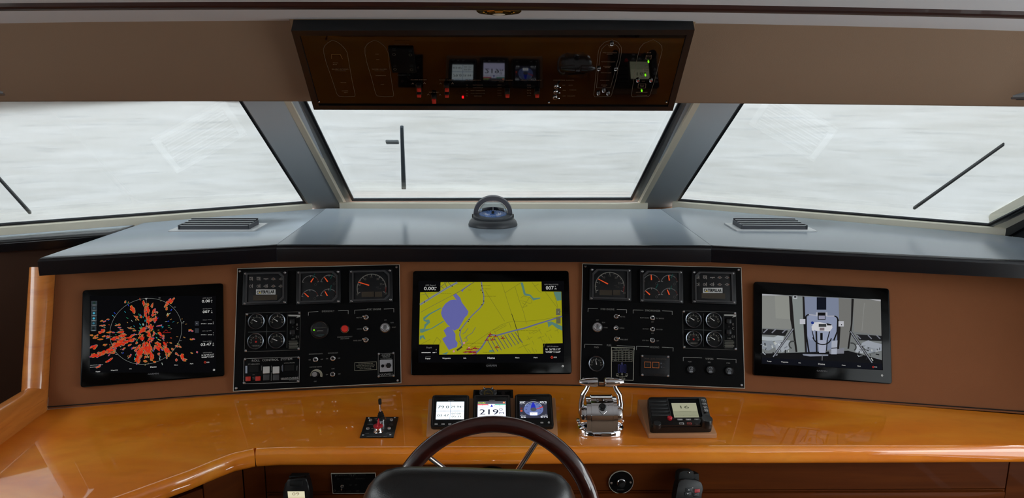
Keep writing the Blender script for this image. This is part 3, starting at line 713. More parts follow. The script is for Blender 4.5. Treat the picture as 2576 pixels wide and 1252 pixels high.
# ================================================================== BIG DISPLAYS
def corners(F, tl, tr, br, bl): return [F.p2(*bl), F.p2(*br), F.p2(*tr), F.p2(*tl)]
def lerp_pts(g, n=4):   # rounded corners for a quad in local coordinates
    out = []
    r = 0.008
    for i in range(4):
        a, b, c = V(g[i-1]), V(g[i]), V(g[(i+1) % 4]); d1 = (a-b).normalized(); d2 = (c-b).normalized()
        for k in range(n+1):
            t = k/n; p = b + d1*r*(1-t)**2 + d2*r*t**2; out.append((p.x, p.y))
    return out
def display(px, py, yaw, crop, cor, label):
    F = fascia_frame(px, py, yaw, 0.014).crop(*crop)
    t = thing('chart_display', label, 'display', F.matrix(), 'large marine displays on the fascia')
    g = corners(F, *cor)
    MB().prism(lerp_pts(g), -0.030, 0.0, 0.0015, 2).build('housing', 'glass_black', t)
    return F, t
WHT, GRY = (205, 205, 202), (120, 120, 118)

def nav_bar(c, xs, y, hs, slope):
    """the row of captions under the picture: engage, waypoints, info, home, menu, mark, sos"""
    for i, (s, x) in enumerate(zip(('Engage', 'Waypoints', 'Info', 'Home', 'Menu', 'Mark', 'SOS'), xs)):
        yy = y + slope*(x-xs[3]); h = hs*1.55 if i == 3 else hs
        c.text(s, x, yy, h, WHT if i != 3 else (220, 220, 218), 4)
        if i == 6:
            c.line([(x-hs*3.4, yy), (x-hs*2.5, yy-hs*.9), (x-hs*1.6, yy), (x-hs*2.5, yy+hs*.9)], hs*.35, (200, 60, 40), 4, True)

# --- radar display on the port side
F, t = display(381, 840, 12.0, (180, 720, 5.216), ((146, 52), (1986, -42), (2002, 1174), (115, 1325)), 'left wall display showing a red radar picture on black')
c = Canvas(F, 0.0003); c.rect(240, 125, 1895, 1130, (5, 5, 7), 0)
def blob(cx, cy, a, b_, ang, L=2):
    n = 20; ca, sa = math.cos(math.radians(ang)), math.sin(math.radians(ang)); rad = [1+rnd.uniform(-.32, .28) for _ in range(n)]
    def shape(grow):
        pts = []
        for i in range(n):
            th = 2*math.pi*i/n; x, y = (a*rad[i]+grow)*math.cos(th), (b_*rad[i]+grow)*math.sin(th)
            pts.append((cx + x*ca + y*sa, cy - x*sa + y*ca))
        return pts
    c.poly(shape(5.0), rnd.choice([(190, 180, 120), (176, 168, 150), (150, 160, 110), (196, 160, 60)]), L)
    c.poly(shape(1.0), (206, 130, 40), L+1); c.poly(shape(-2.5), rnd.choice([(204, 48, 26), (198, 44, 24), (188, 52, 40)]), L+2)
BL_ = [(937,220,38,24,100),(990,330,112,34,88),(1005,450,60,22,85),(1050,265,50,16,80),(1080,340,60,20,75),(1122,348,60,14,35),(1105,430,45,24,80),(1050,440,24,18,0),(1290,200,78,26,40),(1225,255,24,20,0),(1250,290,35,14,75),(1265,380,18,10,50),(800,300,60,26,-60),(870,415,42,18,-30),(915,400,16,20,0),(705,205,25,12,60),(640,590,50,26,0),(600,510,48,13,5),(630,540,30,9,-10),(420,455,35,12,10),(475,432,26,7,5),(420,512,38,18,0),(400,590,48,22,25),(320,660,42,20,20),(265,640,25,12,0),(440,665,46,18,10),(380,695,40,9,5),(640,650,92,22,15),(560,690,70,16,12),(700,690,130,16,17),(620,755,130,38,18),(760,715,90,22,20),(800,635,40,16,10),(480,840,130,34,22),(330,900,85,30,15),(270,925,30,18,20),(295,795,50,28,25),(435,765,18,26,0),(520,880,52,16,25),(500,960,65,16,35),(380,1045,50,14,25),(930,585,62,30,35),(965,545,60,16,20),(1040,545,40,30,70),(1010,600,26,26,0),(1025,640,24,46,0),(1080,610,45,18,75),(1180,640,48,24,-50),(1205,680,14,20,0),(920,680,32,42,0),(1035,700,50,24,20),(985,800,72,88,0),(890,840,58,60,60),(825,810,36,16,30),(865,960,34,60,0),(900,900,30,40,0),(1050,920,28,72,12),(985,900,22,40,0),(1070,800,30,28,0),(1140,785,44,62,0),(1235,790,24,84,14),(1265,850,40,30,-40),(1215,840,34,22,-30),(1250,935,10,22,0),(1400,795,46,16,-15),(1385,890,22,22,0),(1455,920,56,24,-58),(1490,968,28,16,0),(1375,965,14,22,0),(1570,583,28,18,0),(1582,690,30,16,0),(1645,863,14,14,0),(1578,876,18,10,-20),(1300,740,20,10,-20),(1325,825,22,12,-40),(1145,885,18,20,0),(1155,515,42,9,15),(820,580,24,11,0),(545,605,20,10,0),(490,605,40,10,0),(765,550,40,7,-15),(1265,890,30,30,0),(670,820,34,14,30),(760,770,30,10,30),(855,740,14,24,-20),(970,980,26,16,0),(1090,990,22,14,0),(765,905,14,30,-30)]
c.arc(980, 585, 470, 0, 360, 4, (128, 132, 128), 6, 72)
def frag(x, y, l, w, ang, L):
    # one ragged echo: pale rim, coloured fringe, red core
    n = 10; ca, sa = math.cos(math.radians(ang)), math.sin(math.radians(ang)); rad = [rnd.uniform(.62, 1.25) for _ in range(n)]
    def shape(g):
        out = []
        for i in range(n):
            th = 2*math.pi*i/n; u, v = (l*rad[i]+g)*math.cos(th), (w*rad[i]+g)*math.sin(th); out.append((x+u*ca+v*sa, y-u*sa+v*ca))
        return out
    c.poly(shape(3.2), rnd.choice([(150, 140, 110), (168, 150, 60), (120, 150, 90), (90, 150, 130), (150, 130, 120), (70, 90, 170)]), L)
    c.poly(shape(.6), rnd.choice([(206, 120, 36), (190, 90, 30)]), L+.5); c.poly(shape(-2.0), rnd.choice([(206, 48, 24), (198, 42, 22), (186, 56, 44), (176, 70, 58)]), L+1)
for (bx_, by_, a_, b2, ang) in BL_:
    rdir = -math.degrees(math.atan2(by_-590, bx_-980)); big = a_*b2
    if big < 420: frag(bx_, by_, a_*.9, b2*.8, ang, 2); continue
    ca, sa = math.cos(math.radians(ang)), math.sin(math.radians(ang))
    for i in range(max(3, int(big/150))):
        r, th = math.sqrt(rnd.random())*.95, rnd.uniform(0, 6.28); u, v = a_*r*math.cos(th), b2*r*math.sin(th)
        frag(bx_+u*ca+v*sa, by_-u*sa+v*ca, rnd.uniform(10, 24), rnd.uniform(5, 10), (ang if a_ > 1.6*b2 else rdir)+rnd.uniform(-22, 22), 2)
    if big > 900:
        for i in range(int(big/330)):
            r, th = math.sqrt(rnd.random())*.72, rnd.uniform(0, 6.28); u, v = a_*r*math.cos(th), b2*r*math.sin(th); n = 9; q = []
            l, w = rnd.uniform(14, 26), rnd.uniform(8, 13); aa = ang if a_ > 1.6*b2 else rdir; c2, s2 = math.cos(math.radians(aa)), math.sin(math.radians(aa))
            for k in range(n):
                tt = 2*math.pi*k/n; e = rnd.uniform(.7, 1.2); q.append((bx_+u*ca+v*sa+l*e*math.cos(tt)*c2+w*e*math.sin(tt)*s2, by_-u*sa+v*ca-l*e*math.cos(tt)*s2+w*e*math.sin(tt)*c2))
            c.poly(q, rnd.choice([(206, 48, 24), (200, 44, 24)]), 3.4)
for i in range(170):
    th = rnd.uniform(0, 6.28); r = rnd.uniform(80, 560); x, y = 980+r*math.cos(th), 590+r*0.82*math.sin(th)
    if not (255 < x < 1560 and 150 < y < 1040): continue
    l = rnd.uniform(4, 15); ang = -math.degrees(th)+rnd.uniform(-15, 15); ca, sa = math.cos(math.radians(ang)), math.sin(math.radians(ang))
    c.line([(x-l*ca, y+l*sa), (x+l*ca, y-l*sa)], rnd.uniform(4, 10), rnd.choice([(150, 160, 150), (40, 70, 190), (60, 170, 120), (170, 160, 90), (150, 110, 60), (190, 70, 40), (40, 160, 180)]), 1)
c.poly([(985, 365), (1002, 340), (1014, 380), (1000, 412)], (14, 10, 10), 6); c.line([(982, 180), (985, 560)], 3, (110, 110, 108), 7)
c.poly([(962, 155), (998, 152), (981, 182)], (150, 150, 148), 7); c.line([(1195, 610), (1300, 602)], 6, (170, 30, 24), 6); c.line([(1205, 603), (1240, 570), (1265, 590)], 5, (160, 30, 24), 6)
for x, y in ((1155, 152), (1355, 272), (1458, 479), (1433, 712), (590, 893)): c.line([(x-12, y), (x+12, y)], 5, (140, 140, 136), 6)
for i, (yy, ic) in enumerate(((222, (30, 50, 40)), (290, (60, 80, 88)), (357, (70, 170, 200)), (425, (70, 170, 200)), (490, (50, 110, 130)), (556, (20, 24, 24)))):
    x = 300-i*2; c.rect(x-38, yy-30, x+34, yy+30, (82, 90, 94), 3); c.rect(x-35, yy-27, x+32, yy+18, (40, 50, 56), 4); c.disc(x-2, yy-5, 15, ic, 5, 14); c.line([(x-20, yy+23), (x+16, yy+23)], 5, (150, 152, 150), 5)
for x, y, s in ((1645, 485, '+'), (1645, 580, '-')): c.rect(x-26, y-30, x+26, y+30, (44, 46, 52), 3); c.text(s, x, y+2, 22 if s == '+' else 8, (200, 200, 198), 4)
for (a, b_, y) in (('GPS Speed', '0.00', 192), ('GPS Hdg (COG)', '007', 332), ('Water Temp', None, 478), ('Depth', None, 622), ('Time of Day', '03:47', 760)):
    c.text(a, 1780, y-40, 13, GRY, 3, 118)
    if b_: c.text(b_, 1770-(5 if b_ != '007' else 3), y, 38, WHT, 3, 108 if b_ == '0.00' else (90 if b_ == '007' else 138))
    else:
        for k in range(5): c.line([(1700+k*30, y+14), (1722+k*30 if k != 2 else 1708+k*30, y+13)], 7, WHT, 3)
    u = {192: 'm/h', 332: 'o/M', 478: 'o/F', 622: 'f/t', 760: 'P/M'}[y]
    c.text(u.split('/')[0], 1840 if y < 400 else 1860, y-12, 16, WHT, 3); c.text(u.split('/')[1], 1840 if y < 400 else 1860, y+12, 16, WHT, 3)
c.text('GPS Position', 1785, 868, 13, GRY, 3, 120); c.text('N 26°05.137\'', 1788, 898, 20, WHT, 3, 160); c.text('W080°11.669\'', 1788, 926, 20, WHT, 3, 165)
c.text('NAUTICAL 0.25nm', 330, 1030, 12, (180, 180, 176), 7, 165); c.text('RANGE', 290, 1058, 12, (180, 180, 176), 7, 90)
nav_bar(c, (348, 562, 775, 1075, 1372, 1577, 1790), 1055, 15, -0.083)
c.text('GARMIN', 1072, 1147, 22, (84, 84, 86), 3, 140); c.arc(1869, 1096, 11, 0, 360, 5, (210, 210, 208), 3, 14)
c.build('screen', 'screen_image', t)

# --- chart display in the middle
F, t = display(1235, 812, 1.2, (1020, 660, 4.173), ((80, 90), (1712, 88), (1745, 1168), (55, 1182)), 'centre wall display showing a yellow chart with blue water')
c = Canvas(F, 0.0003); c.rect(135, 195, 1665, 1050, (5, 5, 7), 0)
YEL, WAT, CYN, RD = (152, 150, 22), (96, 98, 160), (84, 122, 110), (104, 104, 34)
c.poly([(368, 206), (1428, 200), (1430, 303), (1636, 306), (1650, 846), (1443, 850), (1445, 957), (354, 966), (356, 860), (142, 860), (154, 312), (366, 308)], YEL, 1)
for p in ([(418, 432), (470, 395), (515, 388), (536, 395), (500, 345), (530, 322), (575, 370), (590, 415), (662, 515), (650, 552), (625, 575), (600, 620), (560, 690), (512, 716), (478, 680), (440, 650), (412, 612), (385, 570), (373, 530), (386, 478)],
          [(440, 676), (478, 670), (525, 752), (524, 810), (548, 842), (540, 885), (455, 917), (410, 845), (385, 800), (430, 772), (400, 712)],
          [(580, 290), (640, 250), (690, 215), (660, 250), (612, 285), (598, 310)]): c.poly(p, WAT, 2)
for p in ([(1208, 210), (1232, 210), (1262, 325), (1310, 335), (1345, 372), (1418, 368), (1412, 380), (1340, 398), (1305, 352), (1255, 348), (1240, 330)], [(1555, 308), (1634, 308), (1636, 395), (1590, 402)], [(1490, 625), (1530, 618), (1580, 640), (1644, 668), (1646, 715), (1590, 690), (1540, 650), (1500, 680)],
          [(185, 580), (240, 540), (375, 470), (378, 480), (260, 545), (200, 600), (250, 598), (258, 630), (215, 672), (205, 700), (270, 690), (400, 610), (403, 620), (290, 690), (180, 735), (155, 735), (150, 700), (195, 690), (200, 650), (225, 630), (190, 610)], [(150, 770), (190, 762), (212, 808), (195, 805), (180, 785), (150, 815)], [(380, 960), (450, 935), (430, 965)], [(880, 920), (920, 918), (925, 935), (880, 938)]): c.poly(p, CYN, 2)
c.line([(157, 440), (300, 350), (430, 270), (540, 212)], 22, (126, 132, 118), 2); c.line([(157, 440), (300, 350), (430, 270), (540, 212)], 5, (90, 96, 140), 3)
for q, w in (([(160, 340), (366, 310)], 3), ([(500, 340), (600, 285), (720, 206)], 6), ([(160, 522), (290, 450), (500, 340)], 4), ([(205, 315), (250, 385)], 8), ([(365, 245), (400, 270)], 8), ([(410, 212), (435, 262)], 8), ([(450, 208), (475, 240)], 8), ([(375, 250), (430, 210)], 6)): c.line(q, w, (104, 104, 60), 3)
riv = [(798, 206), (805, 270), (822, 350), (820, 425), (780, 480), (700, 555), (640, 625), (580, 705), (568, 760), (590, 830), (600, 860), (560, 915)]
c.line(riv, 14, (120, 124, 112), 3); c.line(riv, 6, (96, 100, 128), 4)
bay = [(740, 950), (800, 890), (838, 830), (870, 775), (900, 758), (960, 765), (1040, 742), (1160, 710), (1240, 692), (1400, 640), (1500, 610), (1640, 565)]
c.line(bay, 17, (112, 118, 104), 3); c.line(bay, 10, (92, 96, 136), 4)
for q in ([(1008, 206), (1045, 320), (1120, 560), (1175, 710), (1195, 805), (1290, 950)], [(835, 290), (930, 440), (1040, 615)], [(1045, 318), (1210, 212)], [(1150, 255), (1195, 400), (1240, 520), (1270, 640)], [(1470, 310), (1590, 470), (1636, 520)], [(1556, 310), (1600, 470)], [(1086, 625), (1280, 615), (1440, 600), (1640, 560)], [(1086, 625), (1000, 655), (900, 720), (760, 815), (640, 900)], [(930, 705), (1050, 650)], [(940, 725), (1060, 660)], [(920, 700), (950, 750)], [(1090, 632), (1110, 690)],
          [(1212, 372), (1240, 350), (1310, 370), (1330, 395), (1322, 425), (1300, 430), (1240, 405), (1205, 400)], [(1300, 368), (1225, 480)], [(1222, 420), (1278, 455), (1235, 472)], [(1330, 210), (1400, 300), (1426, 315)], [(1350, 250), (1400, 225)], [(160, 860), (260, 805)], [(290, 855), (330, 785), (372, 825), (355, 858)], [(1165, 860), (1200, 830)], [(1180, 900), (1280, 860)]): c.line(q, 3.2, RD, 3)
c.line([(1115, 540), (1150, 640), (1165, 700)], 6, (44, 44, 30), 5); c.line([(1178, 720), (1190, 800), (1210, 830)], 5, (60, 60, 36), 5)
for k in range(9):
    x = 855+k*37; y = 850-k*11; c.line([(x, y-45+k*2), (x+78, y+95-k*2)], 8, (100, 104, 100), 4); c.line([(x, y-45+k*2), (x+78, y+95-k*2)], 3, (62, 64, 60), 5)
gx = [(1250, 700), (1290, 690), (1330, 670), (1370, 655), (1420, 700), (1460, 720), (1500, 690), (1540, 720)]
for i in range(26):
    x, y = 1250+rnd.uniform(0, 360), 690+rnd.uniform(0, 230); 
    if y < 700 and x > 1480: continue
    l = rnd.uniform(25, 70); a = rnd.choice([-0.45, 1.12]); c.line([(x, y), (min(1640, x+l*math.cos(a)), min(840 if x > 1400 else 945, y+l*math.sin(a)))], 3, RD, 3)
for q in ([(735, 680), (700, 740), (650, 770), (620, 800)], [(655, 690), (630, 730), (600, 750)], [(560, 820), (600, 870)], [(640, 780), (650, 820), (610, 840)]): c.line(q, 6, (100, 104, 92), 4)
c.poly([(532, 915), (590, 875), (600, 890), (545, 930)], (62, 58, 36), 5)
for x, y, s in ((615, 843, 11), (508, 932, 11), (668, 895, 10)): c.disc(x, y, s, (196, 130, 140), 5, 12)
for i in range(26):
    x, y = 690+rnd.gauss(0, 42), 925+rnd.gauss(0, 22)
    if not (600 < x < 780 and 870 < y < 958): continue
    c.poly([(x-18, y+5), (x+16, y+2), (x+20, y+9), (x-16, y+12)], rnd.choice([(122, 10, 24), (140, 20, 34), (128, 60, 90)]), 6)
for x, y in ((885, 745), (940, 768), (910, 800), (850, 803), (1018, 785), (955, 882), (725, 890), (880, 765)):
    c.poly([(x-20, y+10), (x+28, y+6), (x+30, y+13), (x-18, y+18)], (122, 10, 24), 6); c.poly([(x-8, y+6), (x+12, y-14), (x+10, y+6)], (132, 14, 28), 6)
for s, x, y, w in (('Fixed Min Clearance', 590, 226, 110), ('Fixed Overhead', 850, 240, 80), ('Min Clearance', 850, 275, 90), ('South Main River Canal', 880, 353, 130), ('Bascule Lift Off Canal', 425, 324, 110), ('Fixed Bridge Min Clearance 6ft', 1280, 712, 210), ('Fixed Bridge Min Clearance', 725, 846, 180), ('Rec Min', 630, 866, 50), ('Bascule Cable Canal', 750, 880, 110), ('Canal', 672, 288, 30), ('Fixed Bridge', 870, 942, 110)): c.text(s, x, y, 7, (60, 58, 20), 6, w)
for x, y in ((198, 415), (800, 245), (793, 290), (810, 315), (822, 405), (803, 443), (668, 600), (570, 712), (660, 620), (490, 248)): c.rect(x-5, y-6, x+5, y+6, (40, 38, 22), 6)
for x, y, s in ((1604, 518, '+'), (1606, 607, '-')): c.rect(x-24, y-34, x+22, y+34, (92, 92, 70), 5); c.text(s, x, y+2, 18 if s == '+' else 4, (190, 190, 180), 6)
c.text('GPS Speed', 262, 238, 13, GRY, 3, 104); c.text('0.00', 246, 272, 36, WHT, 3, 102); c.text('m', 313, 260, 14, WHT, 3, 26); c.text('h', 312, 282, 20, WHT, 3)
c.text('GPS Hdg (COG)', 1530, 230, 13, GRY, 3, 145); c.text('007', 1515, 266, 36, WHT, 3, 82); c.text('o', 1573, 250, 14, WHT, 3); c.text('M', 1576, 276, 16, WHT, 3)
c.text('Depth', 248, 892, 15, GRY, 3, 56)
for k in range(5): c.line([(170+k*29, 946), ((195 if k != 3 else 176)+k*29, 945)], 6, WHT, 3)
c.text('f', 323, 915, 15, WHT, 3); c.text('t', 322, 940, 15, WHT, 3)
c.text('GPS Position', 1545, 880, 14, GRY, 3, 120); c.text("N  26°05.137'", 1550, 911, 19, WHT, 3, 155); c.text("W080°11.669'", 1549, 938, 19, WHT, 3, 158)
nav_bar(c, (236, 430, 624, 900, 1174, 1367, 1572), 1000, 14, -0.008)
c.line([(210, 987), (265, 986)], 3, (70, 70, 70), 3)
c.text('GARMIN', 902, 1081, 20, (84, 84, 86), 3, 112); c.arc(1651, 1087, 8, 0, 360, 5, (210, 210, 208), 3, 14)
c.build('screen', 'screen_image', t)

# --- camera display on the starboard side
F, t = display(2066, 836, -9.0, (1870, 690, 4.174), ((112, 76), (1530, 148), (1560, 1150), (105, 1055)), 'right wall display showing a grey engine room camera view')
c = Canvas(F, 0.0003); c.poly([(190, 200), (1450, 262), (1466, 1005), (188, 940)], (5, 5, 7), 0)
c.poly([(197, 204), (1442, 264), (1456, 936), (196, 870)], (117, 121, 121), 1)
c.poly([(197, 215), (480, 225), (500, 575), (197, 560)], (132, 134, 130), 2); c.poly([(330, 222), (480, 228), (500, 470), (340, 460)], (141, 143, 137), 3)
c.poly([(197, 204), (430, 215), (330, 222), (197, 222)], (168, 170, 175), 3)
c.poly([(1150, 255), (1442, 276), (1450, 640), (1160, 600)], (125, 125, 121), 2); c.poly([(1320, 258), (1442, 264), (1442, 282), (1400, 276)], (177, 177, 180), 3); c.line([(1270, 300), (1245, 590)], 5, (143, 143, 140), 3)
c.poly([(510, 235), (625, 240), (640, 820), (560, 820), (520, 560)], (130, 137, 135), 2); c.poly([(640, 232), (1000, 246), (1010, 770), (660, 830)], (125, 134, 156), 2); c.poly([(1000, 248), (1135, 258), (1115, 760), (1010, 770)], (117, 117, 114), 2)
c.poly([(196, 830), (560, 820), (1100, 800), (1456, 900), (1456, 936), (196, 870)], (18, 18, 20), 3)
for q in ([(478, 225), (510, 230), (540, 600), (568, 815), (548, 815), (515, 590), (492, 470)], [(620, 230), (640, 232), (668, 820), (650, 830), (628, 480)], [(1135, 252), (1160, 256), (1145, 520), (1110, 780), (1092, 780), (1128, 520)], [(985, 440), (1000, 470), (1020, 560), (1005, 800), (985, 800)]): c.poly(q, (30, 28, 28), 4)
c.rect(770, 240, 870, 370, (14, 18, 30), 4); c.rect(522, 222, 565, 256, (179, 182, 187), 4); c.rect(532, 228, 556, 244, (16, 16, 16), 5)
c.poly([(650, 470), (690, 430), (770, 428), (960, 438), (995, 480), (975, 640), (920, 690), (700, 690), (670, 640)], (141, 150, 175), 4)
c.arc(690, 455, 34, 90, 190, 14, (20, 20, 22), 5); c.line([(690, 421), (760, 430)], 12, (168, 170, 181), 5); c.arc(955, 470, 34, -10, 90, 14, (20, 20, 22), 5); c.line([(880, 438), (955, 437)], 12, (168, 170, 181), 5)
c.line([(656, 450), (662, 650), (690, 830)], 16, (20, 20, 22), 5); c.line([(990, 470), (985, 600), (950, 690)], 14, (20, 20, 22), 5)
c.rect(762, 398, 882, 440, (177, 179, 191), 5); c.rect(780, 400, 862, 476, (16, 16, 18), 6); c.rect(790, 432, 855, 468, (146, 147, 168), 7)
c.rect(592, 468, 650, 522, (189, 190, 198), 6); c.rect(998, 490, 1054, 546, (189, 190, 196), 6); c.disc(1030, 528, 6, (20, 20, 20), 7, 10)
c.poly([(735, 505), (800, 500), (930, 530), (935, 560), (905, 600), (760, 590), (715, 560)], (206, 206, 211), 6); c.rect(790, 520, 870, 550, (60, 62, 64), 7); c.disc(725, 508, 16, (30, 50, 130), 7, 14); c.rect(800, 560, 850, 588, (123, 112, 117), 7); c.poly([(870, 510), (925, 525), (925, 535), (880, 535)], (18, 18, 18), 7)
c.poly([(715, 545), (740, 540), (745, 590), (720, 590)], (206, 206, 211), 7); c.poly([(780, 595), (890, 600), (885, 690), (785, 690)], (150, 159, 181), 6); c.rect(806, 614, 832, 688, (18, 18, 20), 7); c.poly([(785, 690), (870, 690), (862, 822), (795, 822)], (163, 168, 187), 6)
c.arc(825, 640, 100, 195, 345, 12, (18, 18, 20), 7); c.line([(720, 590), (745, 690)], 9, (20, 20, 22), 7); c.line([(905, 600), (880, 690), (872, 800)], 10, (20, 20, 22), 7); c.line([(765, 600), (770, 830)], 18, (24, 24, 26), 6)
c.poly([(925, 700), (988, 692), (980, 838), (922, 838)], (168, 173, 187), 7); c.line([(925, 775), (984, 770)], 10, (40, 40, 42), 8); c.poly([(620, 835), (890, 840), (890, 855), (700, 860), (630, 850)], (134, 139, 153), 6); c.line([(828, 840), (826, 900)], 8, (112, 112, 117), 6); c.poly([(900, 800), (1060, 770), (1055, 830), (905, 835)], (123, 125, 135), 6)
c.poly([(200, 570), (470, 588), (440, 645), (196, 630)], (30, 30, 32), 4); c.poly([(1185, 628), (1450, 645), (1450, 700), (1215, 690)], (30, 30, 32), 4)
for x in (232, 320, 430): c.line([(x-20, 612), (x+20, 575)], 12, (123, 125, 135), 5)
for x in (1215, 1330, 1420): c.line([(x-20, 640), (x+15, 675)], 12, (123, 125, 135), 5)
for p, col in (([(196, 650), (320, 660), (360, 640), (425, 650), (420, 690), (300, 700), (196, 690)], (168, 175, 180)), ([(196, 700), (300, 690), (340, 760), (260, 800), (196, 780)], (134, 141, 149)), ([(330, 700), (490, 690), (480, 780), (400, 820), (340, 790)], (157, 163, 170)), ([(1180, 740), (1250, 735), (1260, 830), (1175, 815)], (168, 173, 180)), ([(1240, 720), (1310, 690), (1380, 715), (1452, 730), (1452, 800), (1300, 830)], (157, 163, 172)), ([(1300, 760), (1390, 780), (1380, 830), (1290, 820)], (90, 96, 98))): c.poly(p, col, 5)
for i in range(46):
    s = i % 2; x = rnd.uniform(200, 480) if s else rnd.uniform(1190, 1445); y = rnd.uniform(690, 850) + (0 if s else 30); a = rnd.uniform(0, 3.1); l = rnd.uniform(12, 42)
    c.line([(x, y), (x+l*math.cos(a), y+l*math.sin(a)*.7)], rnd.uniform(5, 12), rnd.choice([(20, 20, 22), (190, 198, 205), (40, 42, 44), (123, 127, 135), (190, 194, 190)]), 6)
c.line([(524, 568), (310, 868)], 22, (20, 20, 22), 7); c.line([(522, 572), (314, 862)], 11, (134, 137, 146), 8); c.line([(1122, 595), (1355, 932)], 24, (20, 20, 22), 7); c.line([(1126, 600), (1350, 925)], 11, (134, 137, 146), 8)
c.arc(520, 740, 40, 60, 250, 14, (60, 62, 62), 6); c.arc(1140, 760, 42, -60, 110, 14, (60, 62, 62), 6)
c.poly([(196, 872), (1456, 938), (1458, 1000), (195, 935)], (12, 14, 22), 9)
F2 = c
c.dz = 0.0001
for i, (s, x) in enumerate(zip(('Engage', 'Waypoints', 'Info', 'Home', 'Menu', 'Mark', 'SOS'), (272, 432, 591, 820, 1052, 1214, 1388))):
    yy = 940+0.055*(x-820); c.text(s, x, yy, 20 if i == 3 else 12, WHT, 12)
    if i == 6: c.line([(1352, yy), (1362, yy-10), (1372, yy), (1362, yy+10)], 4, (200, 50, 40), 12, True)
c.text('GARMIN', 825, 1012, 18, (84, 84, 86), 3, 108); c.arc(1456, 1060, 8, 0, 360, 5, (210, 210, 208), 3, 14)
c.build('screen', 'screen_image', t)

# ================================================================== ENGINE PANELS
def screw(F, par, x, y, z=0.0, r=0.0042):
    p = F.p(x, y); return MB().lathe([(r, 0), (r, 0.0012), (r*0.7, 0.0026), (0, 0.003)], (p.x, p.y, z), 10).build('screw', 'steel', par)
def cbox(F, x, y, w, h, z0, z1, bev=0.0, b=None):
    """box given by its crop-pixel centre and size"""
    m = F.mpp(x, y); p = F.p(x, y); b = b or MB(); b.box((p.x, p.y, (z0+z1)/2), (w*m, h*m, z1-z0), bev); return b
def gauge(F, par, x, y, r, na, marks=True, kind='', red=False, z=0.0):
    m = F.mpp(x, y); p = F.p(x, y); R = r*m
    o = MB().lathe([(R*1.0, z), (R, z+0.006), (R*0.95, z+0.009), (R*0.86, z+0.008), (R*0.84, z+0.003)], (p.x, p.y, 0), 32).build('gauge', 'bezel_steel', par)
    MB().cyl((p.x, p.y, z), R*0.86, 0.003, 28).build('dial', 'face_dark', o)
    c = Canvas(F, z+0.0033)
    q = F.p(x, y, c.z); 
    def at(dx, dy): return (x+dx, y+dy)
    c.arc(x, y, r*0.56, -20, 200, r*0.03, (110, 108, 100), 1, 18); c.ticks(x, y, r*0.5, r*0.68, [-15, 20, 55, 90, 125, 160, 195], r*0.05, (140, 138, 128), 1)
    for k, a in enumerate((-5, 40, 90, 140, 185)):
        a = math.radians(a); c.disc(x+math.cos(a)*r*0.74, y-math.sin(a)*r*0.70, r*0.055, (120, 118, 108), 1, 6)
    if kind: c.text(kind, x, y+r*0.45, r*0.16, (110, 108, 100), 1)
    if red:
        c.disc(x, y+r*0.05, r*0.12, (170, 40, 34), 2, 10); c.text('H', x, y-r*0.35, r*0.2, (130, 70, 60), 1); c.rect(x-r*.5, y+r*.42, x+r*.5, y+r*.6, (60, 58, 54), 1); c.text('0 2 4 1 5', x, y+r*.51, r*.12, (150, 148, 140), 2)
    c.build('dial_marks', 'print', o)
    if not red:
        a = math.radians(na); e = V((p.x, p.y, z+0.0055)); d = V((math.cos(a), math.sin(a), 0)); n = V((-d.y, d.x, 0))
        MB().hull8([e-d*R*.1-n*R*.05, e+d*R*.55-n*R*.02, e+d*R*.55+n*R*.02, e-d*R*.1+n*R*.05], [v+V((0, 0, .0012)) for v in (e-d*R*.1-n*R*.05, e+d*R*.55-n*R*.02, e+d*R*.55+n*R*.02, e-d*R*.1+n*R*.05)]).build('needle', 'white_needle', o)
    return o
def toggle(F, par, x, y, r, dx=0.0, dy=0.0, z=0.0, length=0.012):
    m = F.mpp(x, y); p = F.p(x, y); R = r*m
    o = MB().lathe([(R, z), (R, z+.003), (R*.8, z+.0045), (R*.55, z+.0045), (R*.5, z+.001)], (p.x, p.y, 0), 14).build('toggle_switch', 'steel', par)
    MB().cyl((p.x, p.y, z), R*.5, .003, 10).build('bushing', 'face_dark', o)
    e = V((p.x, p.y, z+.002)); d = V((dx, -dy, 1.0)).normalized()
    MB().tube([e, e+d*length*.6, e+d*length, e+d*length*1.12], [R*.22, R*.28, R*.34, R*.12], 8).build('lever', 'chrome', o)
    return o
def key_switch(F, par, x, y, r):
    m = F.mpp(x, y); p = F.p(x, y); R = r*m
    o = MB().lathe([(R, 0), (R, .003), (R*.85, .006), (R*.7, .006), (R*.68, .010), (R*.5, .012), (0, .012)], (p.x, p.y, 0), 24).build('key_switch', 'steel', par)
    MB().lathe([(R*.66, .0105), (R*.62, .0125), (R*.5, .0125), (R*.5, .0118)], (p.x, p.y, 0), 20).build('collar', 'chrome', o)
    MB().cyl((p.x, p.y, .0121), R*.42, .0006, 16).build('barrel', 'steel_dull', o); MB().box((p.x, p.y+R*.1, .0129), (R*.1, R*.5, .0006)).build('key_slot', 'vent_dark', o)
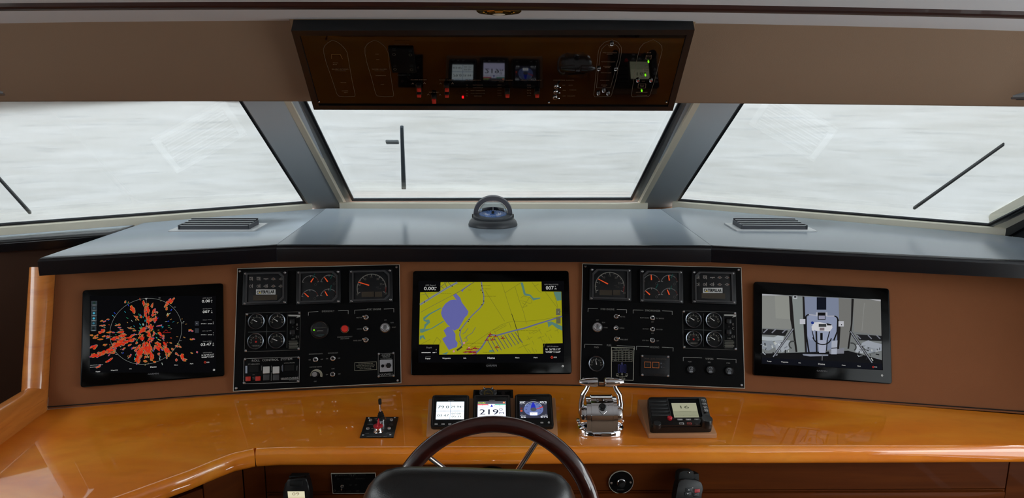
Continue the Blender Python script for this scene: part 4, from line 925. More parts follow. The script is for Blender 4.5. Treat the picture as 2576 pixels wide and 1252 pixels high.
def cluster(F, par, x, y, w, h, chamf, kind, data, lcd=None):
    """square instrument behind a bevelled bezel with four corner screws; chamf tells on which side the chamfered hood shows"""
    m = F.mpp(x, y); p = F.p(x, y); W, H_ = w*m/2, h*m/2
    o = MB().box((p.x, p.y, .005), (2*W, 2*H_, .010), .0025, 2).build('instrument_cluster', 'panel_box', par)
    for sx in (-1, 1):
        for sy in (-1, 1): MB().lathe([(.004, 0), (.004, .0015), (.002, .003), (0, .003)], (p.x+sx*(W-.008), p.y+sy*(H_-.007), .010), 10).build('screw', 'steel_dull', o)
    iw, ih = W*.86, H_*.90; k = .014
    def oct_(a, b): return [(p.x-a+(k if chamf > 0 else 0)*0, p.y-b), (p.x+a-(k if chamf > 0 else 0), p.y-b), (p.x+a, p.y-b+(k if chamf > 0 else .001)), (p.x+a, p.y+b-(k if chamf > 0 else .001)), (p.x+a-(k if chamf > 0 else .001), p.y+b), (p.x-a+(k if chamf < 0 else .001), p.y+b), (p.x-a, p.y+b-(k if chamf < 0 else .001)), (p.x-a, p.y-b+(k if chamf < 0 else .001))]
    ring(MB(), oct_(iw, ih), oct_(iw-.005, ih-.005), .009, .0145).build('hood', 'dark_grey', o)
    z = .0105; c = Canvas(F, z)
    if kind == 'warning':
        rows, plate, lcd = data
        for yy, xs_ in rows:
            for j, xx in enumerate(xs_):
                k2 = (140, 136, 132)
                if j == 2 and yy == rows[0][0]: c.line([(xx-20, yy), (xx+20, yy)], 6, k2); c.line([(xx, yy), (xx, yy+10)], 5, k2); continue
                c.arc(xx-(4 if j < 2 else 0), yy, 11, 0, 360, 3.5, k2, 1, 12)
                if j < 2 or (j == 2): c.line([(xx+13, yy-16), (xx+13, yy+14)], 5, k2, 1)
                if j in (0, 1) and yy == rows[0][0]: c.line([(xx-17, yy-15), (xx+8, yy-15)], 4, k2, 1); c.line([(xx-12, yy+2), (xx+6, yy+2)], 3, k2, 1)
                elif j != 0: c.disc(xx, yy+1, 4, (170, 120, 90) if j == 3 else k2, 1, 8)
                if j >= 2: c.line([(xx-20, yy+2), (xx-12, yy+2)], 4, k2, 1); c.line([(xx+12, yy+2), (xx+20, yy+2)], 4, (150, 80, 60) if j == 4 else k2, 1)
        px_, py_ = plate; c.rect(px_-88, py_-23, px_+88, py_+23, (190, 192, 192), 1); c.text('CATERPILLAR', px_, py_, 27, (6, 6, 6), 2, 160, 0.0, 0.045); c.poly([(px_-68, py_+14), (px_-52, py_-1), (px_-38, py_+14)], (190, 160, 30), 3)
    elif kind == 'quad':
        arcs, needles, greens = data
        for xx, yy in arcs:
            c.arc(xx, yy, 74, 10, 170, 6, (112, 112, 112), 1, 20); c.arc(xx, yy, 74, 10, 45, 6, (86, 40, 34), 2, 6); c.ticks(xx, yy, 60, 78, (12, 90, 168), 5, (130, 130, 128), 3); c.arc(xx+45, yy+8, 10, 0, 360, 3, (70, 70, 68), 1, 10)
        for q in greens: c.line(q, 8, (16, 76, 70), 4)
    elif kind == 'tach':
        cx, cy, nums, lcdr = data
        c.arc(cx, cy, 129, -22, 202, 7, (120, 118, 112), 1, 40); c.arc(cx, cy, 129, -22, 2, 7, (110, 34, 28), 2, 6); c.ticks(cx, cy, 108, 128, [200, 164, 127, 90, 53, 16, -20], 5, (140, 138, 132), 3); c.ticks(cx, cy, 116, 128, [182, 145, 108, 72, 35, -2], 4, (120, 118, 112), 3)
        for s, xx, yy in nums: c.text(s, xx, yy, 18, (112, 110, 104), 3)
        c.text('RPM', cx+52, cy-8, 9, (80, 78, 76), 3); c.text('X 100', cx+70, cy+6, 9, (80, 78, 76), 3)
    c.build('dial_marks', 'print', o)
    if kind == 'warning': cbox(F, (lcd[0]+lcd[2])/2, (lcd[1]+lcd[3])/2, lcd[2]-lcd[0], lcd[3]-lcd[1], z-.001, z+.0006).build('lcd', 'screen_off', o)
    if kind == 'tach':
        x0, y0, x1, y1 = data[3]; xm = x0+(x1-x0)*.63
        cbox(F, (x0+xm)/2-2, (y0+y1)/2, xm-x0-4, y1-y0, z-.001, z+.0006).build('lcd', 'screen_off', o); cbox(F, (xm+x1)/2+2, (y0+y1)/2, x1-xm-4, y1-y0, z-.001, z+.0006).build('lcd', 'screen_off', o)
    nd = data[1] if kind == 'quad' else ([data[4]] if False else [])
    return o
def needle(F, par, a, b_, w, material='orange_needle', z=.0135):
    p, q = F.p(*a, z), F.p(*b_, z); d = (q-p).normalized(); n = V((-d.y, d.x, 0))*w*F.mpp(*a)/2; up_ = V((0, 0, .0012))
    return MB().hull8([p-n, q-n*.6, q+n*.6, p+n], [p-n+up_, q-n*.6+up_, q+n*.6+up_, p+n+up_]).build('needle', material, par)
def bracket(c, L, R_, text, tx, ty, h=18, w=None):
    c.line(L, 4, TEXT, 2); c.line(R_, 4, TEXT, 2); c.text(text, tx, ty, h, TEXT, 2, w)
def small_gauges(F, par, c, g, cross, col, scr, border):
    c.line(border, 2.5, (100, 100, 98), 1, True)
    for q in cross: c.line(q, 4, (74, 76, 76), 2)
    for (x, y, r, na, kd, rd) in g: gauge(F, par, x, y, r, na, True, kd, rd)
    for x, y in scr: screw(F, par, x, y)
    x0, y0, x1, y1 = col   # marks of the starter battery column
    xc = (x0+x1)/2
    c.poly([(xc-50, y0), (xc+58, y0+2), (xc+56, y0+20), (xc+20, y0+28), (xc+34, y0+16), (xc-50, y0+14)], (160, 160, 156), 2)
    for i, yy in enumerate((62, 158)):
        o = cbox(F, xc-12, y0+yy, 44, 44, 0, .006, .002).build('rocker_button', 'black_satin', par)
    for s, yy in (('E', 88), ('C', 126), ('(-)', 196)): c.text(s, xc+30, y0+yy, 20, (150, 150, 146), 2)
    for yy in (88, 116, 150, 190): c.line([(xc-8, y0+yy), (xc-8, y0+yy-12), (xc+8, y0+yy-12)][:2], 3, (110, 110, 108), 2)
    c.text('S-SC', xc-4, y0+216, 12, (140, 140, 136), 2)
    for k in range(7): c.line([(xc-46+(4 if k % 2 else 0), y0+238+k*10.5), (xc+(38 if k % 3 else 30), y0+237+k*10.5)], 4, (120, 120, 112), 2)

# --- port panel
F = fascia_frame(800, 828, 7.5, 0.016).crop(560, 650, 3.576)
t = thing('engine_panel', 'left black engine panel with red emergency button and roll control plate', 'instrument panel', F.matrix(), 'black engine gauge panels')
g = corners(F, (137, 92), (1588, 57), (1603, 1115), (99, 1190))
MB().prism(g, -0.03, 0.0).build('plate', 'panel_black', t, smooth=0)
ring(MB(), inset(g, .0016), g, -0.03, 0.0006).build('edge_trim', 'silver_edge', t)
for q in ((155, 115), (1563, 77), (1575, 1095), (122, 1165)): screw(F, t, *q)
cluster(F, t, 387, 268, 400, 318, 1, 'warning', ([(183, (255, 323, 390, 457, 528)), (248, (255, 323, 388, 457, 524))], (388, 300), (282, 332, 495, 380)))
o = cluster(F, t, 866, 260, 398, 316, 1, 'quad', ([(790, 225), (958, 220), (785, 352), (955, 345)], [], [[(814, 172), (828, 138)], [(972, 180), (990, 138)], [(966, 290), (978, 240)]]))
for a, b_ in (((793, 213), (818, 175)), ((945, 208), (916, 168)), ((773, 345), (735, 310)), ((943, 335), (920, 295))): needle(F, o, a, b_, 11)
o = cluster(F, t, 1336, 248, 390, 308, 1, 'tach', (1340, 265, (('0', 1212, 322), ('5', 1240, 232), ('10', 1281, 187), ('15', 1338, 164), ('20', 1395, 184), ('25', 1426, 229), ('30', 1470, 313)), (1252, 303, 1435, 350)))
needle(F, o, (1318, 241), (1221, 212), 10)
c = Canvas(F, 0.0003)
bracket(c, [(772, 512), (772, 482), (860, 476)], [(1040, 470), (1130, 466), (1130, 498)], 'EMERGENCY', 950, 473, 17, 112)
bracket(c, [(1188, 497), (1188, 464), (1303, 460)], [(1452, 454), (1540, 450), (1540, 482)], 'PORT ENGINE', 1362, 456, 17, 126)
small_gauges(F, t, c, [(307, 568, 78, 150, '', False), (492, 563, 78, 145, '', False), (300, 745, 78, 0, '', True), (487, 738, 78, 155, '', False)], [[(400, 510), (395, 808)], [(230, 662), (565, 653)], [(585, 505), (578, 800)]], (585, 505, 697, 810), [(220, 501), (690, 488), (208, 827), (683, 809)], [(205, 492), (700, 478), (693, 822), (196, 838)])
# emergency alarm, stop button, key and toggles
p = F.p(873, 640); m_ = F.mpp(873, 640)
o = MB().lathe([(84*m_, 0), (84*m_, .004), (76*m_, .007), (70*m_, .005), (0, .005)], (p.x, p.y, 0), 30).build('smoke_alarm_gauge', 'black_satin', t)
c2 = Canvas(F, .0053); c2.text('xintex', 878, 648, 13, (170, 170, 168), 2, 56); c2.line([(818, 626), (932, 620)], 3, (90, 90, 88), 1); c2.line([(826, 660), (846, 659)], 3, (90, 90, 88)); c2.line([(845, 690), (912, 686)], 5, (60, 90, 90)); c2.line([(860, 700), (895, 698)], 4, (90, 90, 88)); c2.disc(870, 600, 24, (28, 30, 34), 1, 14); c2.v and None
c2.v, c2.f, c2.c = c2.v, c2.f, c2.c
c2.build('dial_marks', 'print', o)
cbox(F, 824, 645, 14, 9, .0052, .0062).build('indicator_light', 'led_green', o)
p = F.p(1100, 633); m_ = F.mpp(1100, 633)
o = MB().lathe([(40*m_, 0), (40*m_, .004), (34*m_, .0065), (31*m_, .004)], (p.x, p.y, 0), 24).build('push_button', 'steel', t)
MB().lathe([(31*m_, 0), (31*m_, .008), (27*m_, .0095), (0, .010)], (p.x, p.y, 0), 24).build('cap', 'red_button', o)
c.text('ENGINES EMERGENCY', 1100, 704, 12, TEXT, 2, 134); c.text('SHUT DOWN', 1100, 720, 12, TEXT, 2, 76)
toggle(F, t, 1290, 527, 24, -1.3, -.4); toggle(F, t, 1288, 630, 24, .2, 0); toggle(F, t, 1289, 731, 24, -1.3, -.4)
for s, x, y, w in (('MET/US', 1230, 531, 52), ('SCROLL', 1231, 633, 46), ('PANEL LIGHT', 1214, 737, 74), ('OFF', 1465, 553, 22), ('RUN', 1525, 576, 26), ('START', 1541, 618, 36),
    ('NAVIGATION LIGHTS', 838, 857, 122), ('ANCHOR LIGHT', 993, 849, 92), ('ON', 783, 910, 18), ('OFF', 893, 906, 22), ('ON', 939, 900, 18), ('OFF', 1047, 896, 22), ('COMPASS LIGHTS', 837, 974, 108), ('OFF', 833, 1105, 24), ('AUX', 993, 990, 28), ('ON', 938, 1043, 18), ('OFF', 1050, 1038, 22)): c.text(s, x, y, 11, TEXT, 2, w)
key_switch(F, t, 1462, 622, 47)
toggle(F, t, 837, 907, 24, .4, -.5); toggle(F, t, 993, 897, 24, .3, -.4); toggle(F, t, 990, 1040, 23, .5, -.5)
c.arc(843, 1050, 45, -20, 185, 22, (150, 146, 130), 1, 20)
p = F.p(832, 1043); m_ = F.mpp(832, 1043)
o = MB().lathe([(30*m_, 0), (30*m_, .010), (25*m_, .013), (22*m_, .013)], (p.x, p.y, 0), 20).build('dimmer_knob', 'black_satin', t); MB().cyl((p.x, p.y, .0125), 23*m_, .001, 18).build('cap', 'steel', o)
# roll control plate
pr = MB().prism(corners(F, (188, 896), (697, 880), (692, 1115), (185, 1130)), 0, .002, .0005).build('roll_control_plate', 'panel_black', t)
c3 = Canvas(F, .0022)
c3.line([(192, 900), (693, 884), (688, 1111), (189, 1126)], 3, (165, 165, 162), 1, True)
c3.text('ROLL  CONTROL  SYSTEM', 445, 910, 20, (180, 180, 178), 2, 360); c3.text('STABILIZER', 282, 949, 11, TEXT, 2, 106); c3.text('LOCATION', 601, 938, 11, TEXT, 2, 94)
c3.text('OFF', 279, 1045, 8, TEXT, 2); c3.line([(439, 965), (437, 1098)], 5, (120, 120, 120), 2); c3.rect(434, 1008, 445, 1022, (8, 8, 8), 3)
c3.rect(205, 965, 222, 1032, (150, 160, 178), 2); c3.rect(608, 960, 622, 1006, (150, 170, 200), 3); c3.rect(537, 955, 543, 1015, (120, 126, 140), 2)
for x in (352, 530, 670): c3.line([(x, 965), (x-2, 1005)], 6, (96, 96, 96), 2)
c3.text('NAIAD MARINE', 604, 1074, 15, (180, 180, 178), 2, 156); c3.line([(526, 1087), (683, 1082)], 3, (160, 160, 158), 2); c3.text('SYSTEMS', 640, 1092, 6, TEXT, 2, 80)
c3.text('PORT', 279, 1068, 6, TEXT, 2); c3.text('STBD', 279, 1082, 6, TEXT, 2)
c3.build('lettering', 'print', pr)
cbox(F, 284, 990, 84, 56, .002, .004).build('led_window', 'face_dark', pr); cbox(F, 600, 982, 84, 54, .002, .0035).build('led_window', 'face_dark', pr)
for x, y in ((232, 1082), (321, 1080)): cbox(F, x, y, 46, 42, .002, .006, .0012).build('push_button', 'red_switch', pr)
for x in (397, 484):
    cbox(F, x, 1003, 58, 64, .002, .009, .001).build('rocker_switch', 'light_grey', pr); cbox(F, x-1, 1068, 56, 56, .002, .006, .001).build('rocker_switch', 'dark_grey', pr)
for q in ((203, 905), (683, 889), (678, 1101), (194, 1117)): screw(F, pr, *q, .002)
# small label and windlass plate
lb = MB().prism(corners(F, (1187, 935), (1385, 927), (1387, 998), (1186, 1008)), 0, .0012).build('label_plate', 'panel_black', t)
c4 = Canvas(F, .0014); c4.line([(1188, 936), (1384, 928), (1386, 998), (1187, 1007)], 3, (150, 146, 130), 1, True)
for i, s in enumerate(('TO USE THE WINDLASS', 'ENGAGE THE CLUTCH PUSHING', 'THE "ON" BUTTON OF THE', 'BOW THRUSTER')): c4.text(s, 1286, 946+i*14.5, 9, (160, 156, 140), 2, (132, 166, 150, 104)[i])
c4.build('lettering', 'print', lb)
aw = MB().prism(corners(F, (1398, 853), (1545, 846), (1547, 1058), (1397, 1066)), 0, .002).build('windlass_plate', 'panel_black', t)
c5 = Canvas(F, .0022); c5.line([(1400, 856), (1543, 849), (1545, 1055), (1399, 1063)], 3, (130, 130, 128), 1, True)
c5.text('ANCHOR', 1470, 867, 15, (150, 150, 148), 2, 80); c5.text('WINCH', 1470, 884, 15, (150, 150, 148), 2, 64); c5.text('Remote Control', 1470, 900, 9, TEXT, 2, 96); c5.text('MAXWELL', 1473, 1042, 22, (150, 150, 150), 2, 120)
c5.build('lettering', 'print', aw)
cbox(F, 1472, 964, 114, 108, .002, .0035, .0005).build('switch_plate', 'grey_plate', aw)
p = F.p(1440, 966); m_ = F.mpp(1440, 966); MB().lathe([(15*m_, .003), (13*m_, .006), (0, .007)], (p.x, p.y, 0), 14).build('push_button', 'panel_black', aw)
p = F.p(1494, 962); MB().lathe([(25*m_, .003), (25*m_, .006), (19*m_, .009), (0, .010)], (p.x, p.y, 0), 6).build('push_button', 'rubber', aw)
for q in ((1406, 857), (1537, 850), (1539, 1053), (1404, 1058)): screw(F, aw, *q, .002)
c.build('lettering', 'print', t)

# --- starboard panel
F = fascia_frame(1664, 822, -6.3, 0.016).crop(1440, 650, 3.576)
t = thing('engine_panel', 'right black engine panel with fuel diagram and wiper buttons', 'instrument panel', F.matrix(), 'black engine gauge panels')
g = corners(F, (94, 50), (1516, 84), (1547, 1164), (75, 1102))
MB().prism(g, -0.03, 0.0).build('plate', 'panel_black', t, smooth=0)
ring(MB(), inset(g, .0016), g, -0.03, 0.0006).build('edge_trim', 'silver_edge', t)
for q in ((118, 70), (1495, 102), (1522, 1138), (98, 1080)): screw(F, t, *q)
o = cluster(F, t, 340, 236, 376, 300, -1, 'tach', (335, 250, (('0', 212, 300), ('5', 243, 216), ('10', 283, 171), ('15', 337, 153), ('20', 392, 173), ('25', 422, 222), ('30', 466, 310)), (243, 288, 428, 335)))
needle(F, o, (320, 229), (234, 185), 10)
o = cluster(F, t, 798, 254, 388, 306, -1, 'quad', ([(712, 217), (873, 221), (712, 337), (873, 339)], [], [[(888, 175), (903, 140)], [(748, 272), (770, 230)], [(884, 282), (891, 245)]]))
for a, b_ in (((711, 193), (708, 147)), ((872, 198), (864, 152)), ((697, 325), (657, 290)), ((872, 325), (853, 280))): needle(F, o, a, b_, 11)
cluster(F, t, 1267, 262, 396, 308, -1, 'warning', ([(170, (1125, 1192, 1259, 1325, 1392)), (233, (1125, 1192, 1256, 1325, 1392))], (1262, 286), (1157, 316, 1368, 365)))
c = Canvas(F, 0.0003)
bracket(c, [(140, 478), (142, 447), (228, 450)], [(400, 457), (488, 460), (487, 490)], 'STBD ENGINE', 315, 455, 17, 124)
bracket(c, [(546, 492), (546, 462), (638, 464)], [(808, 470), (898, 474), (898, 505)], 'SYNCHRONIZER', 722, 468, 17, 138)
bracket(c, [(110, 802), (112, 770), (268, 776)], [(400, 782), (558, 790), (558, 820)], 'FUEL', 332, 780, 17, 44)
bracket(c, [(576, 820), (576, 788), (690, 793)], [(806, 797), (907, 802), (905, 833)], 'HOLDING', 739, 797, 17, 82)
bracket(c, [(997, 920), (997, 887), (1165, 893)], [(1300, 900), (1472, 907), (1472, 938)], 'WIPERS', 1232, 902, 17, 72)
key_switch(F, t, 225, 617, 46)
toggle(F, t, 393, 520, 22, 1.3, -.4); toggle(F, t, 392, 623, 22, -.2, 0); toggle(F, t, 394, 723, 22, 1.3, -.4)
toggle(F, t, 720, 533, 23, 0, -.4); toggle(F, t, 720, 635, 23, -.2, -.3); toggle(F, t, 720, 736, 23, -.7, -.5)
for s, x, y, w in (('OFF', 225, 553, 24), ('RUN', 280, 575, 26), ('START', 300, 621, 36), ('MET/US', 450, 523, 48), ('SCROLL', 446, 625, 44), ('PANEL LIGHT', 463, 728, 74), ('PILOT HOUSE', 648, 533, 78), ('FLY BRIDGE', 789, 538, 70), ('OFF', 720, 570, 22), ('ON PORT', 659, 633, 54), ('ON STBD', 783, 638, 56), ('OFF', 720, 672, 22), ('LOW IDLE', 657, 736, 58), ('OFF', 768, 739, 22), ('PORT', 1057, 927, 34), ('MID', 1231, 933, 24), ('STBD', 1402, 940, 34)): c.text(s, x, y, 11, TEXT, 2, w)
c.text('FWD', 216, 798, 14, TEXT, 2, 40)
small_gauges(F, t, c, [(1087, 553, 76, 150, '', False), (1268, 558, 76, 145, '', False), (1090, 722, 76, 0, '', True), (1272, 728, 76, 150, '', False)], [[(1180, 495), (1180, 790)], [(1010, 637), (1340, 648)], [(1362, 500), (1364, 795)]], (1362, 502, 1470, 812), [(1003, 476), (1463, 491), (1007, 795), (1470, 813)], [(992, 470), (1472, 482), (1480, 822), (997, 806)])
gauge(F, t, 215, 947, 72, 100)
# fuel diagram
fd = MB().prism(corners(F, (352, 796), (556, 802), (548, 1098), (349, 1090)), 0, .0015).build('fuel_diagram', 'panel_black', t)
c6 = Canvas(F, .0017); c6.line([(351, 798), (554, 804), (546, 1095), (351, 1088)], 4, (190, 188, 172), 1, True); c6.text('FUEL TANK DIAGRAM', 446, 814, 9, TEXT, 2, 132)
for i in range(7): yy = 826+i*16; c6.line([(358, yy), (538, yy+4)], 2.5, (150, 148, 134), 2)
for x in (358, 418, 480, 538): c6.line([(x, 826), (x-1, 924)], 2.5, (150, 148, 134), 2)
for i, s in enumerate(('FULL', '3/4', '1/2', '1/4', 'EMPTY')):
    yy = 850+i*16; c6.text(s, 388, yy+1, 7, TEXT, 3); c6.text(('1600', '1200', '800', '400', '0')[i], 449, yy+3, 7, TEXT, 3); c6.text(('6056', '4542', '3028', '1514', '0')[i], 509, yy+4, 7, TEXT, 3)
c6.text('GAL', 449, 836, 7, TEXT, 3); c6.text('LTS', 509, 838, 7, TEXT, 3)
for x in (420, 446, 473): c6.line([(x-8, 955), (x-8, 1022), (x+8, 1022), (x+8, 955)], 4, (56, 60, 128), 2, True)
c6.arc(446, 942, 7, 0, 360, 3, (100, 100, 140), 2, 10); c6.line([(404, 1048), (404, 1060), (490, 1062), (490, 1050)], 3, (150, 148, 134), 2); c6.line([(446, 1028), (447, 1074)], 3, (150, 148, 134), 2); c6.arc(446, 1040, 7, 0, 360, 3, (150, 148, 134), 2, 8)
for x in (405, 489): c6.line([(x-7, 1035), (x+7, 1035), (x+7, 1054), (x-7, 1054)], 3, (150, 148, 134), 2, True); c6.line([(x-12, 1050), (x-4, 1060)], 3, (150, 148, 134), 2)
c6.line([(425, 1072), (472, 1074), (472, 1084), (425, 1082)], 3, (150, 148, 134), 2, True)
c6.build('lettering', 'print', fd)
# holding tank monitor
ht = MB().prism(corners(F, (614, 866), (874, 874), (872, 1064), (612, 1054)), 0, .004, .001).build('tank_monitor', 'panel_box', t)
c7 = Canvas(F, .0042); c7.text('TANK LEVEL MONITOR', 743, 902, 14, (84, 74, 66), 2, 206); c7.text('GROCO', 785, 1045, 15, (60, 48, 42), 2, 96)
for x in (676, 749): c7.text('START' if x < 700 else 'HIGH', x, 950, 8, (84, 74, 66), 4); c7.text('UP' if x < 700 else 'LOW', x, 963, 8, (84, 74, 66), 4)
c7.text('FULL', 822, 946, 7, (90, 84, 78), 2); c7.text('HALF', 822, 980, 7, (90, 84, 78), 2); c7.build('lettering', 'print', ht)
for x in (676, 749):
    q = [F.p2(x-30, 982+(x-676)*.03), F.p2(x+30, 984+(x-676)*.03), F.p2(x+30, 930+(x-676)*.03), F.p2(x-30, 928+(x-676)*.03)]
    ring(MB(), q, inset(q, -.0014), .004, .0052).build('push_button', 'lens_amber', ht)
for y in (944, 977): p = F.p(795, y); MB().lathe([(.0028, .004), (.002, .006), (0, .0064)], (p.x, p.y, 0), 10).build('indicator_light', 'bezel_steel', ht)
for q in ((628, 876), (860, 884), (860, 1055), (629, 1045)): screw(F, ht, *q, .004)
# wiper buttons
for x, y in ((1068, 999), (1243, 1001), (1413, 1012)):
    p = F.p(x, y); m_ = F.mpp(x, y); R = 43*m_
    o = MB().lathe([(R, 0), (R, .004), (R*.88, .007), (R*.8, .005), (0, .005)], (p.x, p.y, 0), 24).build('wiper_button', 'black_satin', t)
    c8 = Canvas(F, .0053); k = (130, 134, 140); c8.arc(x, y-8, 17, 20, 160, 5, k, 1, 10); c8.line([(x-16, y-12), (x-10, y+2), (x+10, y+2), (x+16, y-12)], 4, k); c8.line([(x, y-2), (x+8, y-20)], 4, k); c8.rect(x-15, y+10, x+15, y+24, k, 1); c8.build('dial_marks', 'print', o)
c.build('lettering', 'print', t)

# ================================================================== OVERHEAD PANEL
F = Frame((0, 1.96, 1.7235), 0.0, -48.0)
t = thing('overhead_panel', 'glossy dark overhead switch panel hung above the centre pane', 'switch panel', F.matrix())
F.crop(0, 0, 1)
g = corners(F, (733, 74), (1747, 72), (1692, 276), (790, 273))
ring(MB(), g, inset(g, -0.016), -0.034, 0.004).build('frame', 'black_satin', t)
MB().prism(inset(g, -0.014), -0.03, 0.0).build('face_plate', 'acrylic_brown', t, smooth=0)
gb = corners(F, (716, 60), (1764, 55), (1700, 262), (783, 258))
MB().prism(gb, -0.062, -0.033, 0.004).build('surround', 'bezel_tan', t)
OT = (140, 114, 96)
F.crop(720, 40, 4.770); c = Canvas(F, 0.0004)
def hull_outline(pts): c.line(pts, 3.4, (112, 100, 90), 1, True)
hull_outline([(555, 291), (610, 310), (665, 350), (705, 395), (732, 440), (760, 600), (790, 770), (828, 945), (820, 965), (700, 968), (632, 962), (608, 935), (540, 730), (480, 560), (452, 450), (447, 400), (460, 360), (500, 320)])
hull_outline([(1060, 291), (1110, 310), (1160, 345), (1200, 390), (1222, 440), (1240, 600), (1262, 770), (1290, 950), (1282, 964), (1180, 968), (1092, 960), (1072, 930), (1020, 730), (968, 560), (945, 450), (945, 380), (975, 335), (1010, 312)])
c.line([(545, 512), (545, 460), (650, 460)], 5, (120, 84, 50), 2); c.line([(650, 462), (675, 515)], 5, (120, 84, 50), 2)
for s, x, y, h, w in (('ALARM SYSTEM', 645, 638, 20, 196), ('WATER SENSORS', 650, 658, 11, 130), ('ENGINE', 593, 562, 13, 62), ('BILGE', 585, 582, 11, 46), ('HATCH', 685, 798, 12, 62), ('LAZARETTE', 705, 898, 11, 74), ('AFT', 715, 918, 11, 46), ('NOISE ALARM', 1120, 638, 20, 178), ('HIGH WATER', 1120, 658, 11, 118), ('FWD', 1090, 458, 12, 40), ('MID', 1100, 522, 14, 34), ('ENGINE ROOM', 1135, 713, 12, 122), ('AFT', 1155, 822, 11, 46), ('ALARM SYSTEM', 1588, 765, 15, 194), ('NOISE ALARM', 1922, 767, 15, 168), ('TEST ALARM', 1772, 915, 13, 122), ('BATTERIES ON', 2245, 769, 15, 180)): c.text(s, x, y, h, OT, 2, w)
for x, y in ((1520, 810), (1660, 806), (1853, 810), (1996, 808), (1705, 940), (1846, 945)): c.line([(x-12, y+8), (x, y-8), (x+12, y+8)], 5, OT, 2)
for i, s in enumerate(('PORT ENGINE', 'STBD ENGINE', 'PORT GENERATOR', 'STBD GENERATOR', 'SERVICE')):
    y = 828+i*33; c.text(s, 2300, y, 10, OT, 2, (120, 120, 170, 170, 90)[i]); c.text('ON', 2170, y, 9, OT, 2)
cbox(F, 1396, 520, 296, 400, 0, .006, .002).build('switch_module', 'panel_black', t)
c2 = Canvas(F, .0063); k = (50, 62, 64)
c2.text('GENERATOR', 1360, 338, 13, k, 2, 130); c2.text('STBD', 1455, 340, 13, k, 2, 40); c2.text('EMERGENCY STOP', 1410, 710, 16, k, 2, 150)
for x, y in ((1293, 395), (1490, 410), (1303, 590), (1502, 590)): c2.text('START', x, y, 11, k, 2, 44); c2.text('STOP', x, y+18, 11, k, 2, 40)
for x, y in ((1293, 462), (1490, 468), (1306, 640), (1504, 645)): c2.arc(x, y, 17, 0, 360, 5, (70, 70, 60), 2, 16)
c2.build('lettering', 'print', t)
def rocker(F, x, y, h, red, blk):
    o = cbox(F, x, y, 64, h, 0, .004, .001).build('rocker_switch', 'black_satin', t)
    for yy, hh in red: cbox(F, x+2, yy, 48, hh, .002, .010, .0015).build('paddle', 'red_switch', o)
    for yy, hh in blk: cbox(F, x, yy, 56, hh, .002, .012, .002).build('paddle', 'black_plastic', o)
rocker(F, 1593, 872, 170, [(866, 46), (934, 42)], [(806, 44), (900, 16)]); rocker(F, 1927, 870, 168, [(866, 44), (938, 36)], [(806, 44), (902, 20)]); rocker(F, 1773, 975, 110, [(1000, 66)], [(942, 40)])
p = F.p(2120, 967); cbox(F, 2120, 967, 24, 30, 0, .004, .001).build('indicator_light', 'led_red', t)
F.crop(1240, 40, 4.770)
c.F = F
for s, x, y, h, w in (('WINDSHIELD WATER', 110, 770, 14, 260), ('WATER', 100, 789, 10, 60), ('FRESH WATER PUMP', 460, 770, 14, 250), ('COURTESY LIGHTS', 850, 770, 14, 250), ('ANCHOR', 1420, 355, 12, 80), ('LIGHT', 1415, 371, 9, 40), ('FWD NAVIGATION', 1403, 441, 13, 168), ('LIGHTS', 1400, 459, 11, 66), ('NAVIGATION LIGHT', 1385, 550, 12, 168), ('RUNNING', 1372, 603, 11, 90), ('LIGHTS', 1372, 620, 11, 60), ('MASTHEAD LIGHT', 1358, 682, 12, 124), ('STERN LIGHT', 1342, 772, 12, 112), ('ANCHOR', 1335, 828, 11, 76), ('LIGHT', 1338, 844, 11, 40), ('OFF', 850, 829, 10, 36), ('AUTO', 932, 829, 10, 50), ('ON', 855, 892, 10, 36), ('OFF', 855, 960, 10, 36), ('FLYBRIDGE', 960, 888, 10, 80), ('COCKPIT', 940, 960, 10, 96), ('BILGE', 1875, 440, 12, 46), ('PUMP', 1868, 490, 12, 46), ('AUTO', 1840, 604, 9, 40), ('PUMP', 1836, 655, 12, 46), ('MANUAL', 1818, 745, 10, 84), ('OFF', 1805, 783, 10, 36), ('BILGE', 1790, 830, 10, 50), ('PUMP', 1790, 846, 10, 40), ('HIGH WATER ALARM', 1785, 915, 11, 136)): c.text(s, x, y, h, OT, 2, w)
for i in range(5):
    c.text(('SPRAY', 'WIPE', 'SLOW', 'FAST', 'PARK')[i], 80, 828+i*32, 9, OT, 2, 50); c.text(('FULL', '3/4', '1/2', '1/4', 'EMPTY')[i], 435, 828+i*32, 9, OT, 2, 46)
hull_outline([(1432, 285), (1500, 315), (1540, 375), (1543, 430), (1520, 560), (1470, 780), (1422, 950), (1408, 966), (1222, 968), (1210, 950), (1230, 760), (1252, 540), (1266, 420), (1285, 370), (1340, 315)])
c.line([(1272, 590), (1290, 440), (1310, 390), (1350, 350), (1430, 325), (1490, 355), (1520, 400), (1508, 500), (1478, 600)], 3, (110, 100, 92), 1); c.line([(1265, 655), (1243, 860), (1330, 866), (1412, 858), (1468, 655)], 3, (110, 100, 92), 1)
hull_outline([(1925, 283), (1990, 320), (2025, 360), (2032, 410), (2005, 520), (1950, 740), (1885, 945), (1868, 966), (1672, 968), (1662, 950), (1690, 760), (1720, 560), (1745, 450), (1765, 380), (1810, 330), (1870, 305)])
for x, y, w, h in ((1870, 493, 62, 46), (1835, 655, 62, 46), (1790, 840, 92, 52)): c.line([(x-w/2, y-h/2), (x+w/2, y-h/2), (x+w/2-4, y+h/2), (x-w/2-4, y+h/2)], 3, OT, 1, True)
c.line([(1725, 952), (1770, 948), (1850, 956)], 4, OT, 1); c.build('lettering', 'print', t)
for x, y in ((172, 905), (528, 905)): rocker(F, x, y, 110, [(938, 40)], [(882, 52)])
